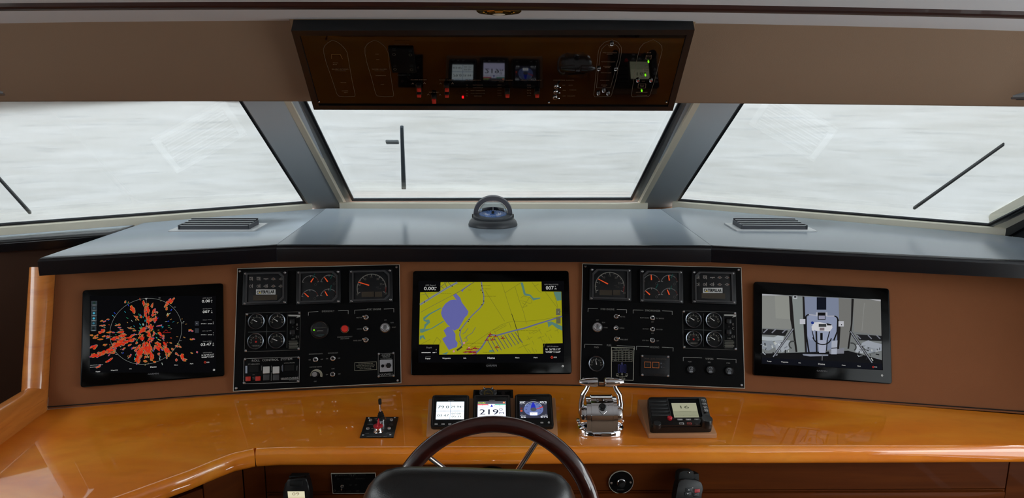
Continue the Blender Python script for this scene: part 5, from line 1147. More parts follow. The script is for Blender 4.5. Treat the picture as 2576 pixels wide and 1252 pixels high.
for i, (x, y) in enumerate(((760, 845), (752, 910), (745, 975))):
    toggle(F, t, x, y, 30, .9, -.9, 0, .016)
for x, y in ((1427, 327), (1272, 630), (1475, 630), (1328, 888), (1265, 922), (1380, 922), (1738, 767), (1895, 767)):
    p = F.p(x, y); m_ = F.mpp(x, y); R = 24*m_
    o = MB().lathe([(R, 0), (R, .003), (R*.8, .005), (R*.62, .004), (R*.6, .001)], (p.x, p.y, 0), 18).build('lamp_bezel', 'steel', t)
    MB().lathe([(R*.62, .001), (R*.4, .004), (0, .005)], (p.x, p.y, 0), 14).build('lens', 'red_switch' if y == 767 else 'vent_dark', o)
for x, y in ((1865, 540), (1828, 700), (1784, 888)):
    p = F.p(x, y); m_ = F.mpp(x, y); MB().lathe([(10*m_, 0), (10*m_, .004), (6*m_, .006), (0, .007)], (p.x, p.y, 0), 12).build('indicator_light', 'led_green', t)
for x, y in ((672, 1035), (2085, 1030)): screw(F, t, x, y, .001, .003)
F.crop(720, 40, 4.77); screw(F, t, 392, 1025, .001, .003)

# ceiling downlight
P = on_z(1255, 27, ZC-0.004); t = thing('ceiling_light', 'round gold rimmed downlight set in the ceiling', 'ceiling light', Matrix.Translation((P.x, P.y, ZC-0.002)))
fl = Matrix.Diagonal((1, 1, -1, 1)); mp = (P-CAM).length/FPX
R = 54*mp
MB().lathe([(R, 0), (R, .003), (R*.93, .006), (R*.72, .0055), (R*.7, .001)], m=fl, seg=36).build('rim', 'gold', t)
MB().lathe([(R*.7, .001), (R*.62, .006), (R*.5, .009), (R*.3, .0095), (0, .0095)], m=fl, seg=10).build('reflector', 'gold', t, smooth=0)
MB().lathe([(R*.3, .0093), (R*.22, .0105), (0, .011)], m=fl, seg=16).build('bulb', 'frame_cream', t)

# ================================================================== COMPASS
P = on_z(1240, 566, ZB); t = thing('compass', 'black domed compass with blue card on the centre dash pad', 'compass', Matrix.Translation((P.x, P.y, ZB)))
MB().lathe([(.093, -.001), (.094, .004), (.090, .016), (.083, .024), (.074, .028), (.03, .028)], seg=48).build('base', 'compass_grey', t)
TL = Matrix.Translation((0, 0, .030)) @ Matrix.Rotation(math.radians(7), 4, 'X')       # the bowl tips a little towards the helm
MB().lathe([(.068, -.008), (.0745, -.003), (.076, .002), (.076, .010), (.073, .013), (.056, .015), (.053, .015)], seg=48, m=TL).build('collar', 'compass_grey', t)
cd = MB().lathe([(.053, .014), (.02, .0155), (0, .016)], seg=40, m=TL).build('card', mat('compass_card', (50, 104, 176), 0.5), t)
class Flat:      # plain millimetre frame for print on small parts
    def p(self, x, y, h=0.0): return V((x*.001, -y*.001, h))
    def mpp(self, x, y): return .001
MM = Flat()
cc = Canvas(MM, .0165, .0001)
for i in range(36):
    a = i*10; cc.ticks(0, 0, 44 if i % 3 else 41, 48, [a], 1.2, (210, 216, 222), 1)
for i, s in enumerate(('120', '150', 'S', '210', '240', 'W', '300', '330', 'N', '30', '60', 'E')):
    a = math.radians(90-30*i); cc.text(s, 34*math.cos(a), -34*math.sin(a), 11, (232, 236, 240), 2, None, a-math.pi/2)
cc.arc(0, 0, 22, -60, 60, 2.5, (200, 210, 220), 1, 14)
o = cc.build('lettering', 'print', cd); o.matrix_local = TL
MB().lathe([(.006, .016), (.005, .024), (0, .025)], seg=12, m=TL).build('pivot', 'vent_dark', t)
MB().tube([TL @ V((0, .048, .015)), TL @ V((0, .048, .036))], .001, 6).build('lubber_line', 'frame_cream', t)
b = MB()
for i in range(20):
    for r, h in ((.0515, .0),): pass
b.lathe([(.0505, .0), (.0515, .0), (.0515, .013), (.0505, .013)], seg=20, m=TL @ Matrix.Translation((0, 0, .014)), a0=math.radians(35), a1=math.radians(145)).build('inner_hood', 'black_satin', t)
MB().lathe([(.0545*math.cos(a), .014+.052*math.sin(a)) for a in [math.radians(90*k/14) for k in range(15)]], seg=48, m=TL).build('dome', 'dome_glass', t)
# arched sun hood behind the dome
b = MB(); n1 = 28; secs = []
for i in range(n1+1):
    a = math.pi*i/n1; ca, sa = math.cos(a), math.sin(a)
    secs.append([b.bm.verts.new(TL @ V((r*ca, y, .013 + r*sa*.93))) for r, y in ((.0575, .002), (.074, .002), (.074, .024), (.0575, .026))])
for A, B in zip(secs, secs[1:]):
    for k in range(4): b.bm.faces.new((A[k], A[(k+1) % 4], B[(k+1) % 4], B[k]))
b.bm.faces.new(secs[0]); b.bm.faces.new(secs[-1][::-1])
b.build('hood', 'compass_hood', t, smooth=50)
for s in (-1, 1): MB().box((s*.077, .004, .036), (.006, .016, .014), .002).build('pivot_lug', 'black_satin', t)

# ================================================================== THRUSTER JOYSTICK PLATE
F = Frame((0, 1.92, desk_z(1.92)), 0, 88); F.crop(890, 990, 10.43)
t = thing('thruster_control', 'square black thruster plate with upright joystick and red knob', 'joystick', F.matrix())
MB().prism(corners(F, (328, 628), (1174, 624), (1045, 1163), (155, 1167)), 0, .003, .0006).build('plate', 'black_satin', t)
F3 = Frame(F.O+F.N*.003, 0, 88).crop(890, 990, 10.43); c = Canvas(F3, 0.0); c.z = 0.0002
for s, x, y, h, w in (('BOW THRUSTER', 750, 648, 34, 420), ('PORT', 560, 690, 24, 90), ('STBD', 900, 686, 24, 100), ('CAUTION', 432, 803, 44, 150), ('LOW', 980, 788, 26, 70), ('POWER', 978, 818, 26, 110), ('OFF', 355, 1042, 50, 100), ('ON', 850, 890, 26, 50), ('STOP', 835, 914, 26, 110), ('HOLD', 925, 1018, 34, 100), ('FOR THRUST', 920, 1048, 22, 155), ('AMERICAN BOWTHRUSTER', 530, 1122, 44, 390), ('ABT', 822, 1118, 40, 90)): c.text(s, x, y, h, (170, 168, 172), 2, w)
c.line([(455, 912), (530, 908)], 12, (170, 168, 172), 2)
o = c.build('lettering', 'print', t); o.location.z = .003
for x, y in ((442, 726), (990, 718), (370, 948), (928, 942)):
    p = F.p(x, y); o = MB().lathe([(.0048, .003), (.0048, .006), (.0036, .007), (.003, .005)], (p.x, p.y, 0), 16).build('lamp_bezel', 'light_grey', t)
    MB().lathe([(.003, .005), (.002, .0062), (0, .0065)], (p.x, p.y, 0), 10).build('lens', 'lens_amber', o)
for x, y in ((402, 660), (1082, 648), (250, 1105), (965, 1098)):
    p = F.p(x, y); MB().lathe([(.0032, .003), (.002, .0048), (0, .005)], (p.x, p.y, 0), 10).build('screw', 'steel', t)
p = F.p(720, 815); jx, jy = p.x, p.y
MB().lathe([(.0135, .003), (.0135, .016), (.015, .017), (.015, .020), (.011, .021)], (jx, jy, 0), 20).build('socket', 'chrome', t)
MB().lathe([(.012, .019), (.0105, .024), (.0095, .0245), (.0098, .030), (.0078, .031), (.0082, .036), (.006, .0375), (.006, .041), (.003, .042)], (jx, jy, 0), 20).build('boot', 'rubber', t)
MB().tube([(jx, jy, .04), (jx-.001, jy, .066)], .0026, 10).build('stem', 'steel', t)
MB().lathe([(.0028, .064), (.0045, .066), (.0048, .078), (.0035, .0815), (0, .082)], (jx-.001, jy, 0), 16).build('grip', 'rubber', t)
p = F.p(645, 1000)
MB().lathe([(.0145, .003), (.013, .006), (.0125, .016), (.010, .017)], (p.x, p.y, 0), 22).build('key_collar', 'chrome', t)
kb = MB().lathe([(.0125, .016), (.0135, .017), (.0135, .020), (.0115, .021), (0, .021)], (p.x, p.y, 0), 18).build('knob', 'red_knob', t)
MB().hull8([(p.x-.003, p.y-.012, .020), (p.x+.002, p.y-.012, .020), (p.x+.002, p.y+.016, .020), (p.x-.003, p.y+.016, .020)], [(p.x-.002, p.y-.010, .026), (p.x+.001, p.y-.010, .026), (p.x+.001, p.y+.014, .035), (p.x-.002, p.y+.014, .035)], .0008, 1).build('grip', 'red_knob', kb)

# ================================================================== POD WITH THREE SMALL DISPLAYS
TP = 62.0
YP = desk_pt(1240, 1096).y + .012; F = Frame((0.0, YP, desk_z(YP)+.016), 0, TP); F.crop(1040, 970, 6.779)
t = thing('instrument_pod', 'tan three bay instrument pod standing behind the steering wheel', 'instrument pod', F.matrix())
face = corners(F, (262, 212), (2420, 196), (2462, 812), (218, 830))
zs = F.matrix().inverted()
b = MB()
top_l = [V((x, y, 0)) for x, y in face]       # bl, br, tr, tl
bot_l = []
for q in top_l:
    w = F.matrix() @ q; bot_l.append(zs @ V((w.x, w.y-(.004 if q.y < .05 else -.004), desk_z(w.y)+.0005)))
b.hull8(bot_l, top_l, .003, 2); b.build('housing', 'pod_tan', t)
def small_display(tl, right, bl_, label, paint):
    """black bezelled display in the pod, given by its crop-pixel corners"""
    d = thing('instrument_display', label, 'display', F.matrix(), 'small displays in the pod')
    g = corners(F, tl, right[0], right[1], bl_)
    MB().prism(lerp_pts(g), .0008, .013, .002, 2).build('housing', 'black_plastic', d)
    gi = inset(g, -.006); ring(MB(), inset(g, -.003), gi, .0125, .0145).build('bezel', 'bezel_steel', d)
    FD = Frame(F.O+F.N*.0135, 0, TP).crop(1040, 970, 6.779); c = Canvas(FD, .0003); paint(c); o = c.build('screen', 'bright_screen', d); o.location.z = .0135
    return d, FD
def buttons(d, FD, xs, y):
    for x in xs:
        p = FD.p(x, y); m_ = FD.mpp(x, y); MB().box((p.x, p.y, .0145), (.009, .0042, .003), .0012).build('button', 'button_grey', d)
K = (18, 22, 30); BG = (226, 240, 244)
def paint1(c):
    c.poly([(398, 272), (868, 270), (862, 568), (380, 572)], (206, 224, 238), 1)
    for q in ([(396, 300), (628, 298), (624, 418), (390, 424)], [(638, 298), (866, 297), (864, 416), (634, 418)], [(388, 442), (622, 440), (618, 568), (381, 571)], [(632, 440), (864, 438), (862, 566), (628, 568)]): c.poly(q, BG, 2)
    c.text('79.0', 512, 360, 58, K, 3, 192); c.text('29.94', 728, 358, 46, K, 3, 182); c.line([(830, 358), (858, 357)], 5, K, 3); c.text('03:47', 504, 506, 48, K, 3, 196)
    c.text('07:00', 730, 474, 36, K, 3, 156); c.text('05:31', 730, 522, 36, K, 3, 156); c.text('A', 830, 466, 13, K, 3); c.text('M', 830, 486, 13, K, 3); c.text('P', 830, 514, 13, K, 3); c.text('M', 830, 534, 13, K, 3)
    for s, x, y in (('Air Temp', 510, 286, ), ('Barometer', 750, 286), ('Time of Day', 505, 431), ('Sunrise/Set', 740, 428)): c.text(s, x, y, 9, (40, 50, 90), 3, 100)
    c.line([(634, 272), (622, 568)], 5, (40, 50, 100), 3); c.line([(390, 434), (866, 430)], 4, (50, 60, 90), 3); c.text('GARMIN', 640, 254, 10, (110, 112, 116), 3, 100)
def paint2(c):
    c.poly([(1098, 268), (1572, 264), (1576, 600), (1094, 606)], (222, 226, 250), 1); c.poly([(1098, 266), (1570, 264), (1571, 308), (1098, 312)], (70, 70, 78), 2); c.text('Standby', 1168, 290, 28, (190, 220, 30), 3, 126); c.disc(1542, 286, 18, (255, 110, 50), 3, 16); c.disc(1542, 284, 9, (255, 190, 160), 4, 12)
    c.poly([(1098, 314), (1280, 312), (1278, 330), (1098, 334)], (200, 60, 60), 2); c.poly([(1390, 312), (1572, 310), (1572, 328), (1392, 330)], (60, 150, 120), 2)
    for x in (1180, 1270, 1380, 1474): c.line([(x, 314), (x, 345)], 6, (90, 90, 96), 3)
    c.poly([(1335, 316), (1358, 358), (1312, 358)], (24, 30, 160), 4); c.line([(1096, 362), (1574, 360)], 5, (40, 40, 60), 3); c.text('219', 1288, 444, 112, K, 3, 320); c.arc(1492, 404, 24, 0, 360, 9, K, 3, 20); c.text('M', 1504, 464, 44, K, 3, 72); c.poly([(1096, 470), (1574, 466), (1576, 600), (1094, 606)], (204, 200, 240), 1); c.text('GARMIN', 1340, 248, 10, (110, 112, 116), 3, 100)
def paint3(c):
    c.poly([(1808, 262), (2272, 262), (2290, 548), (1816, 550)], (40, 41, 53), 1); c.disc(2048, 400, 166, (80, 92, 136), 2, 48, 137); c.arc(2048, 400, 160, 28, 90, 8, (151, 158, 172), 3, 16); c.arc(2048, 400, 160, 90, 152, 8, (151, 158, 172), 3, 16)
    c.poly([(2042, 272), (2075, 330), (2092, 400), (1998, 402), (2010, 330)], (28, 36, 144), 4); c.disc(2048, 404, 52, (60, 63, 72), 5, 24, 42); c.poly([(2098, 392), (2102, 402), (2212, 366), (2206, 350)], (165, 43, 28), 5)
    for s, x, y in (('30', 1984, 316), ('60', 1938, 356), ('90', 1924, 404), ('120', 1952, 452), ('30', 2106, 316), ('60', 2148, 354), ('90', 2170, 402), ('120', 2152, 450)): c.text(s, x, y, 20, (18, 21, 43), 4)
    c.rect(1988, 456, 2114, 502, (236, 240, 244), 5); c.text('0.5t', 2052, 479, 26, K, 6, 76)
    for s, x, y, w in (('292°', 1860, 282, 92), ("071°S", 2214, 280, 112), ('0.5t', 1878, 534, 74), ("071°S", 2230, 530, 118)): c.text(s, x, y, 30, (240, 244, 248), 4, w)
    c.line([(1812, 304), (1905, 304)], 5, (144, 146, 151), 3); c.line([(2185, 300), (2275, 300)], 5, (144, 146, 151), 3); c.line([(1818, 506), (1920, 504)], 5, (144, 146, 151), 3); c.line([(2190, 504), (2290, 502)], 5, (144, 146, 151), 3)
    for s, x, y in (('TWD', 1840, 318), ('GWD', 2248, 316), ('TWS', 1846, 490), ('HDG', 2258, 488)): c.text(s, x, y, 10, (136, 139, 144), 3)
    c.rect(1828, 372, 1856, 396, (86, 28, 28), 3); c.rect(1826, 412, 1858, 440, (172, 64, 43), 3); c.line([(1836, 420), (1848, 432)], 4, (86, 14, 14), 4); c.text('GARMIN', 2042, 240, 10, (79, 80, 83), 3, 100)
d, FD = small_display((330, 206), ((955, 204), (938, 742)), (296, 748), 'left small display in the pod showing 79.0 and 03:47', paint1); buttons(d, FD, (388, 505, 620), 656)
d, FD = small_display((1028, 204), ((1650, 200), (1668, 775)), (1010, 780), 'middle small display in the pod showing heading 219', paint2); buttons(d, FD, (1110, 1230, 1440, 1560), 650)
d, FD = small_display((1732, 192), ((2352, 186), (2392, 745)), (1732, 752), 'right small display in the pod showing a blue wind dial', paint3); buttons(d, FD, (1860, 2190), 632)
p = FD.p(2308, 630); o = MB().cyl((p.x, p.y, .0135), .003, .0025, 12).build('button', 'button_grey', d)
# small black control behind the pod
q_ = desk_pt(1240, 1010); F = Frame(q_+V((0, .012-.012*2.1, .012)), 0, 58); F.crop(1040, 970, 6.779)
t = thing('searchlight_control', 'small black control box with round gold badge behind the pod', 'control box', F.matrix())
g = corners(F, (1024, 62), (1700, 58), (1706, 215), (1010, 218)); y0 = g[0][1]
w0 = F.matrix().inverted(); lo = []
for x, y in g:
    w = F.matrix() @ V((x, y, 0)); lo.append(w0 @ V((w.x, w.y, desk_z(w.y)+.0005)))
MB().hull8(lo, [V((x, y, 0)) for x, y in g], .002, 2).build('housing', 'black_plastic', t)
MB().prism(inset(g, -.007), -.001, .001).build('face_plate', 'panel_black', t)
c = Canvas(F, .0013); c.text('searchlight', 1535, 96, 14, (60, 60, 64), 2, 190); c.disc(1530, 125, 34, (28, 24, 26), 2, 20); c.text('o', 1100, 178, 12, (150, 150, 150), 2); c.text('=', 1450, 176, 12, (150, 150, 150), 2); c.build('lettering', 'print', t)
p = F.p(1275, 125); m_ = F.mpp(1275, 125)
o = MB().lathe([(150*m_, .001), (148*m_, .004), (128*m_, .007), (95*m_, .006), (0, .006)], (p.x, p.y, 0), 28, sy=.62).build('direction_pad', 'dark_grey', t)
for a in (20, 62, 118, 160, 250, 290):
    a = math.radians(a); MB().box((p.x+135*m_*math.cos(a), p.y+84*m_*math.sin(a), .006), (44*m_, 26*m_, .005), .001, 1, Matrix.Rotation(a, 3, 'Z')).build('arrow_button', 'bezel_steel', o)
c = Canvas(F, .0063); c.arc(1275, 128, 70, 0, 360, 8, (140, 120, 50), 2, 24); c.text('Nav', 1275, 128, 30, (150, 130, 56), 3, 84); o2 = c.build('badge', 'print', o)

# ================================================================== THROTTLE CONTROL
q_ = desk_pt(1515, 1103); bx, by = q_.x, q_.y+.043
t = thing('throttle_control', 'polished chrome twin lever engine throttle on the worktop', 'throttle', Matrix.Translation((bx, by, desk_z(by))) @ Matrix.Rotation(math.radians(2), 4, 'X'))
b = MB()
def oval(rx, ry, n=40, e=3.2):
    out = []
    for i in range(n):
        a = 2*math.pi*i/n; ca, sa = math.cos(a), math.sin(a); out.append((rx*math.copysign(abs(ca)**(2/e), ca), ry*math.copysign(abs(sa)**(2/e), sa)))
    return out
def stack(b, levels):
    rings = [[b.bm.verts.new((x+ox, y+oy, z)) for x, y in oval(rx, ry, 40, e)] for rx, ry, z, ox, oy, e in levels]
    for A, B in zip(rings, rings[1:]):
        for k in range(40): b.bm.faces.new((A[k], A[(k+1) % 40], B[(k+1) % 40], B[k]))
    b.bm.faces.new(rings[0][::-1]); b.bm.faces.new(rings[-1]); return b
stack(MB(), [(.0655, .046, 0, 0, 0, 2.8), (.066, .0465, .004, 0, 0, 2.8), (.0645, .045, .020, 0, 0, 2.8), (.060, .041, .023, 0, 0, 2.8), (.052, .036, .024, 0, 0, 2.8)]).build('base', 'chrome', t, smooth=50)
# barrel housing: an arch profile swept sideways
def arch(b, x0, x1, grow=0.0):
    prof = []
    for k in range(27):      # dome: steep at the back, one long curve down the front
        a = math.radians(-4+188*k/26); ry = .034 if math.cos(a) > 0 else .054
        prof.append((.012+math.cos(a)*(ry+grow), .046+math.sin(a)*(.058+grow)))
    prof = [(.046+grow, .022)] + prof + [(-.044-grow, .022)]
    L = [[b.bm.verts.new((x, y, z)) for y, z in prof] for x in (x0, x1)]; m = len(prof)
    for k in range(m-1): b.bm.faces.new((L[0][k], L[0][k+1], L[1][k+1], L[1][k]))
    b.bm.faces.new(L[0]); b.bm.faces.new(L[1][::-1]); return b
arch(MB(), -.029, .029, .001).build('housing', 'chrome', t, smooth=40)
for s in (-1, 1):
    arch(MB(), s*.0305, s*.043, -.004).build('side_cover', 'chrome', t, smooth=40)
    arch(MB(), s*.0288, s*.0308, .0035).build('rib', 'chrome', t, smooth=40)
    o = MB().lathe([(.028, 0), (.029, .006), (.026, .014), (.016, .018), (0, .019)], (0, 0, 0), 26, Matrix.Translation((s*.043, 0, .052)) @ Matrix.Rotation(s*math.pi/2, 4, 'Y')).build('lever', 'chrome', t)
    MB().tube([(s*.055, 0, .056), (s*.056, .003, .085), (s*.052, .006, .110), (s*.041, .009, .127), (s*.035, .010, .142)], [.0085, .0075, .007, .0065, .006], 14).build('arm', 'chrome', o)
    m = Matrix.Translation((s*.0085, .011, .146)) @ Matrix.Rotation(s*math.pi/2, 4, 'Y')
    hd = MB().lathe([(0, 0), (.0095, .0), (.0128, .003), (.0135, .012), (.012, .030), (.009, .046), (.005, .054), (.002, .0555), (0, .0555)], (0, 0, 0), 22, m); hd.build('handle', 'chrome', o)
    MB().lathe([(.0098, -.0006), (.0112, .0), (.0112, .0012), (.0098, .0016)], (0, 0, 0), 22, m).build('handle_ring', 'rubber', o)
    MB().box((s*.062, .012, .027), (.012, .016, .010), .003).build('foot', 'chrome', t)
q = Matrix.Translation((0, -.026, .0865)) @ Matrix.Rotation(math.radians(48), 4, 'X')
MB().lathe([(.011, 0), (.011, .004), (.008, .006), (.007, .004), (.005, .004), (.004, .006), (0, .006)], m=q, seg=24).build('start_button', 'black_satin', t)
MB().tube([(-.022, -.006, .1005), (-.017, -.022, .091), (-.009, -.034, .0775), (0, -.038, .071), (.009, -.034, .0775), (.017, -.022, .091), (.022, -.006, .1005)], .0013, 8).build('badge_line', 'chrome', t)
for x in (-.012, .012): MB().lathe([(.004, 0), (.004, .002), (0, .003)], m=Matrix.Translation((x, -.010, .098)) @ Matrix.Rotation(math.radians(24), 4, 'X'), seg=12).build('screw', 'steel', t)

# ================================================================== VHF RADIO ON WEDGE
Fb = Frame((0, 1.9, desk_z(1.9)), 0, 88).crop(1590, 980, 8.942)
fl_, fr = Fb.p2(370, 1100), Fb.p2(1915, 1105)
wx0, wx1 = fl_[0], fr[0]; wy0 = desk_pt(1640, 1103).y; wy1 = desk_pt(1609, 1042).y + .006; za, zb_ = desk_z(wy0)+.0004, desk_z(wy1)+.0004
mt = thing('radio_mount', 'brown sloping wedge mount under the fixed radio', 'mount', Matrix.Translation((0, 0, 0)))
MB().hull8([(wx0, wy0, za), (wx1, wy0, za), (wx1-.004, wy1, zb_), (wx0-.004, wy1, zb_)], [(wx0, wy0+.001, za+.014), (wx1, wy0+.001, za+.014), (wx1-.004, wy1-.004, za+.052), (wx0-.004, wy1-.004, za+.052)], .002, 2).build('wedge', 'pod_tan', mt)
RT = 90-math.degrees(math.atan2(.038, wy1-wy0-.005))
Nr = Frame((0, 0, 0), 0, RT).N
Ob = V(((wx0+wx1)/2, wy0+.001, za+.0142)) 
F = Frame(Ob+Nr*.026, 0, RT).crop(1590, 980, 8.942)
t = thing('fixed_radio', 'black fixed marine radio showing channel 16 on its lit screen', 'radio', F.matrix())
g = corners(F, (365, 165), (1660, 160), (1800, 780), (440, 800))
gl = [(x*1.0, y) for x, y in g]
MB().prism(lerp_pts(inset(gl, .002)), -.0255, -.006, .003, 2).build('housing', 'black_plastic', t)
MB().prism(lerp_pts(gl), -.008, 0, .003, 3).build('front', 'black_satin', t)
for i in range(5):
    y = 265+i*78; x = 375+i*16
    q = [F.p(x, y+12, .0), F.p(x+420, y+10, 0), F.p(x+430, y-30, 0), F.p(x+5, y-30, 0)]
    MB().hull8([v+V((0, 0, -.001)) for v in q], [q[0]+V((0, 0, .001)), q[1]+V((0, 0, .001)), q[2]+V((0, 0, .0045)), q[3]+V((0, 0, .0045))], .0008, 1).build('speaker_louvre', 'black_plastic', t)
q = corners(F, (800, 210), (1495, 205), (1590, 640), (890, 645)); ring(MB(), inset(q, .002), q, -.001, .003).build('screen_bezel', 'dark_grey', t); MB().prism(q, -.001, .0008).build('screen_surround', 'panel_black', t)
c = Canvas(F, .0011); c.poly([(882, 302), (1436, 298), (1508, 618), (950, 622)], (214, 214, 180), 1); c.poly([(925, 478), (1476, 476), (1506, 612), (952, 616)], (190, 192, 160), 2); c.poly([(882, 302), (1436, 298), (1440, 312), (886, 316)], (232, 232, 200), 2)
c.text('16', 1180, 388, 100, (108, 110, 90), 3, 190); c.text('INTERNATIONAL', 1200, 486, 16, (130, 132, 110), 3, 260)
for x in (1050, 1220, 1390): c.line([(x-72, 592), (x-66, 572), (x+72, 571), (x+80, 590)], 6, (150, 152, 128), 3)
c.build('screen', 'lcd', t)
c = Canvas(F, .0012); c.text('STANDARD HORIZON', 1075, 250, 18, (72, 72, 74), 2, 370); c.text('MATRIX', 1360, 248, 18, (72, 72, 74), 2, 130); c.build('lettering', 'print', t)
for i, (x, y) in enumerate(((1602, 250), (1620, 326), (1640, 402), (1658, 474))):
    o = cbox(F, x, y, 96, 58, -.002, .0035, .0015).build('button', 'button_grey', t); cc_ = Canvas(F, .0037); cc_.rect(x-34, y-16, x+34, y+14, (20, 20, 22), 1)
    if i < 2: cc_.poly([(x-20, y+8*(1 if i == 0 else -1)), (x+20, y+8*(1 if i == 0 else -1)), (x, y-12*(1 if i == 0 else -1))], (200, 200, 200), 2)
    else: cc_.rect(x-20, y-8, x+20, y+8, (190, 190, 190), 2)
    cc_.build('symbol', 'print', o)
for x, y in ((1075, 674), (1265, 674), (1458, 670)):
    o = cbox(F, x, y, 120, 34, -.002, .0025, .001).build('button', 'button_grey', t); cc_ = Canvas(F, .0027); cc_.poly([(x-38, y+9), (x+38, y+9), (x, y-11)], (216, 214, 212), 2); cc_.build('symbol', 'print', o)
for x, y, s, mt_ in ((1112, 765, 'CALL', 'button_grey'), (1287, 765, '16/9', 'button_red'), (1463, 775, 'DW', 'dark_grey')):
    o = cbox(F, x, y, 104, 50, -.003, .0030, .001).build('button', mt_, t); cc_ = Canvas(F, .0032); cc_.rect(x-36, y-14, x+36, y+12, (28, 22, 24), 1); cc_.text(s, x, y, 16, (200, 196, 194), 2, 54); cc_.build('symbol', 'print', o)
p = F.p(845, 655); MB().lathe([(.0068, -.001), (.0068, .006), (.005, .008), (0, .0084)], (p.x, p.y, 0), 18).build('distress_button', 'red_knob', t)
for x, y, r, h in ((1690, 640, .0155, .020), (570, 740, .0105, .010)):
    p = F.p(x, y, h); MB().lathe([(r*1.08, -.004), (r*1.04, h*.3), (r, h*.9), (r*.92, h), (r*.5, h*.985), (0, h*.98)], (p.x, p.y, 0), 26).build('knob', 'black_satin', t)

# ================================================================== STEERING WHEEL
WT = 16.0
O = on_y(1241, 1326, 1.42); F = Frame(O, 0, WT)
t = thing('steering_wheel', 'dark varnished wooden steering wheel with thin chrome spokes behind the chair', 'steering wheel', F.matrix())
RO, rt = 0.2235, 0.0185
MB().lathe([(RO + rt*math.cos(a), rt*.85*math.sin(a)) for a in [2*math.pi*k/20 for k in range(21)]], seg=96).build('rim', 'wheel_wood', t, smooth=60)
DZ = -.13
h = MB().lathe([(.030, DZ-.03), (.034, DZ-.012), (.034, DZ+.004), (.028, DZ+.012), (.012, DZ+.016), (0, DZ+.016)], seg=28).build('hub', 'chrome', t)
for k in range(5):
    a = math.radians(62+72*k); d = V((math.cos(a), math.sin(a), 0))
    MB().tube([d*.025+V((0, 0, DZ)), d*.06+V((0, 0, DZ+.012)), d*(RO-.004)+V((0, 0, -.006))], [.0075, .0065, .0055], 12).build('spoke', 'chrome', t)
MB().tube([(0, 0, DZ-.02), (0, 0, DZ-.11)], .014, 16).build('shaft', 'steel', t)
# round steering helm on the cabinet
P = on_y(1238, 1224, Yf-.004); m = Matrix.Translation((P.x, Yf-.001, P.z)) @ Matrix.Rotation(math.pi/2, 4, 'X')
t = thing('helm_unit', 'black domed steering helm bezel on the cabinet behind the wheel', 'helm', m)
MB().lathe([(.062, 0), (.062, .008), (.055, .020), (.040, .030), (.018, .036), (0, .036)], seg=32).build('cover', 'black_satin', t)
MB().box((0, .040, .018), (.018, .030, .018), .003).build('badge_block', 'black_plastic', t)
cc = Canvas(MM, .0275); cc.text('[-]', 0, -42, 8, (190, 190, 190), 1); cc.build('badge', 'print', t)

# ================================================================== HELM CHAIR
O = on_y(1178, 1252, 1.04); F = Frame(O, -1.2, -9); F.crop(0, 0, 1)
t = thing('helm_chair', 'black leather helm chair seen from behind, in front of the wheel', 'chair', F.matrix())
back_px = [(868, 1500), (876, 1380), (890, 1290), (903, 1244), (915, 1218), (932, 1198), (954, 1186), (985, 1179), (1020, 1177), (1100, 1178), (1180, 1180), (1290, 1184), (1370, 1188), (1402, 1193), (1424, 1203), (1440, 1220), (1451, 1244), (1462, 1290), (1474, 1380), (1480, 1500)]
pp = [F.p2(x, y+42) for x, y in back_px[::-1]]
# wide soft back: rings from rear to front, shrinking at the edges
b = MB(); prof_ = [(-.040, -.024), (-.016, -.012), (-.005, .0), (0, .014), (0, .034), (-.006, .050), (-.018, .060), (-.045, .064)]
rings = [[b.bm.verts.new((x, y, -z)) for x, y in inset(pp[::-1], 0)] for _, z in prof_[:0]]
cxm, cym = sum(p[0] for p in pp)/len(pp), -.12
for off, z in prof_:
    rg = []
    for i, (x, y) in enumerate(pp):
        a, c_ = V(pp[i-1]) if i > 0 else V(pp[i]), V(pp[(i+1) % len(pp)]) if i < len(pp)-1 else V(pp[i]); d = (c_-a).normalized(); n = V((d.y, -d.x)); n = n if n.dot(V((cxm-x, cym-y))) < 0 else -n
        rg.append(b.bm.verts.new((x+n.x*off, y+n.y*off, -z-.004)))
    rings.append(rg)
for A, B in zip(rings, rings[1:]):
    for k in range(len(pp)): b.bm.faces.new((A[k], A[(k+1) % len(pp)], B[(k+1) % len(pp)], B[k]))
b.bm.faces.new(rings[0]); b.bm.faces.new(rings[-1][::-1])
bk_ = b.build('backrest', 'chair_leather', t, smooth=70)
for pts in ([(930, 1199), (941, 1206), (947, 1225), (952, 1252), (956, 1300), (958, 1400)], [(1428, 1206), (1419, 1214), (1413, 1232), (1409, 1256), (1406, 1300), (1404, 1400)]):
    q = [F.p(x, y+42) for x, y in pts]; 
    for v, z_ in zip(q, (-.006, .002, .0095, .0165, .0205, .0205)): v.z = z_
    q = q[2:]
    for dx in (0, .0045): MB().tube([v+V((dx if pts[0][0] < 1200 else -dx, 0, 0)) for v in q], .0011, 6).build('seam', 'stitch', bk_)
W = F.matrix().inverted()
def loc(x, y, z): return W @ V((x, y, z))
zt = O.z
rot = W.to_3x3()
MB().box(loc(O.x, 1.27, .50), (.40, .42, .10), .03, 3, rot).build('seat', 'chair_leather', t)
for s in (-1, 1): MB().box(loc(O.x+s*.20, 1.15, .66), (.055, .20, .04), .015, 3, rot).build('armrest', 'chair_leather', t)
MB().cyl((0, 0, 0), .035, .40, 20, W @ Matrix.Translation((O.x, 1.25, .05))).build('pedestal', 'chrome', t); MB().lathe([(.17, 0), (.17, .015), (.05, .05), (0, .05)], seg=28, m=W @ Matrix.Translation((O.x, 1.25, 0))).build('base', 'chrome', t)
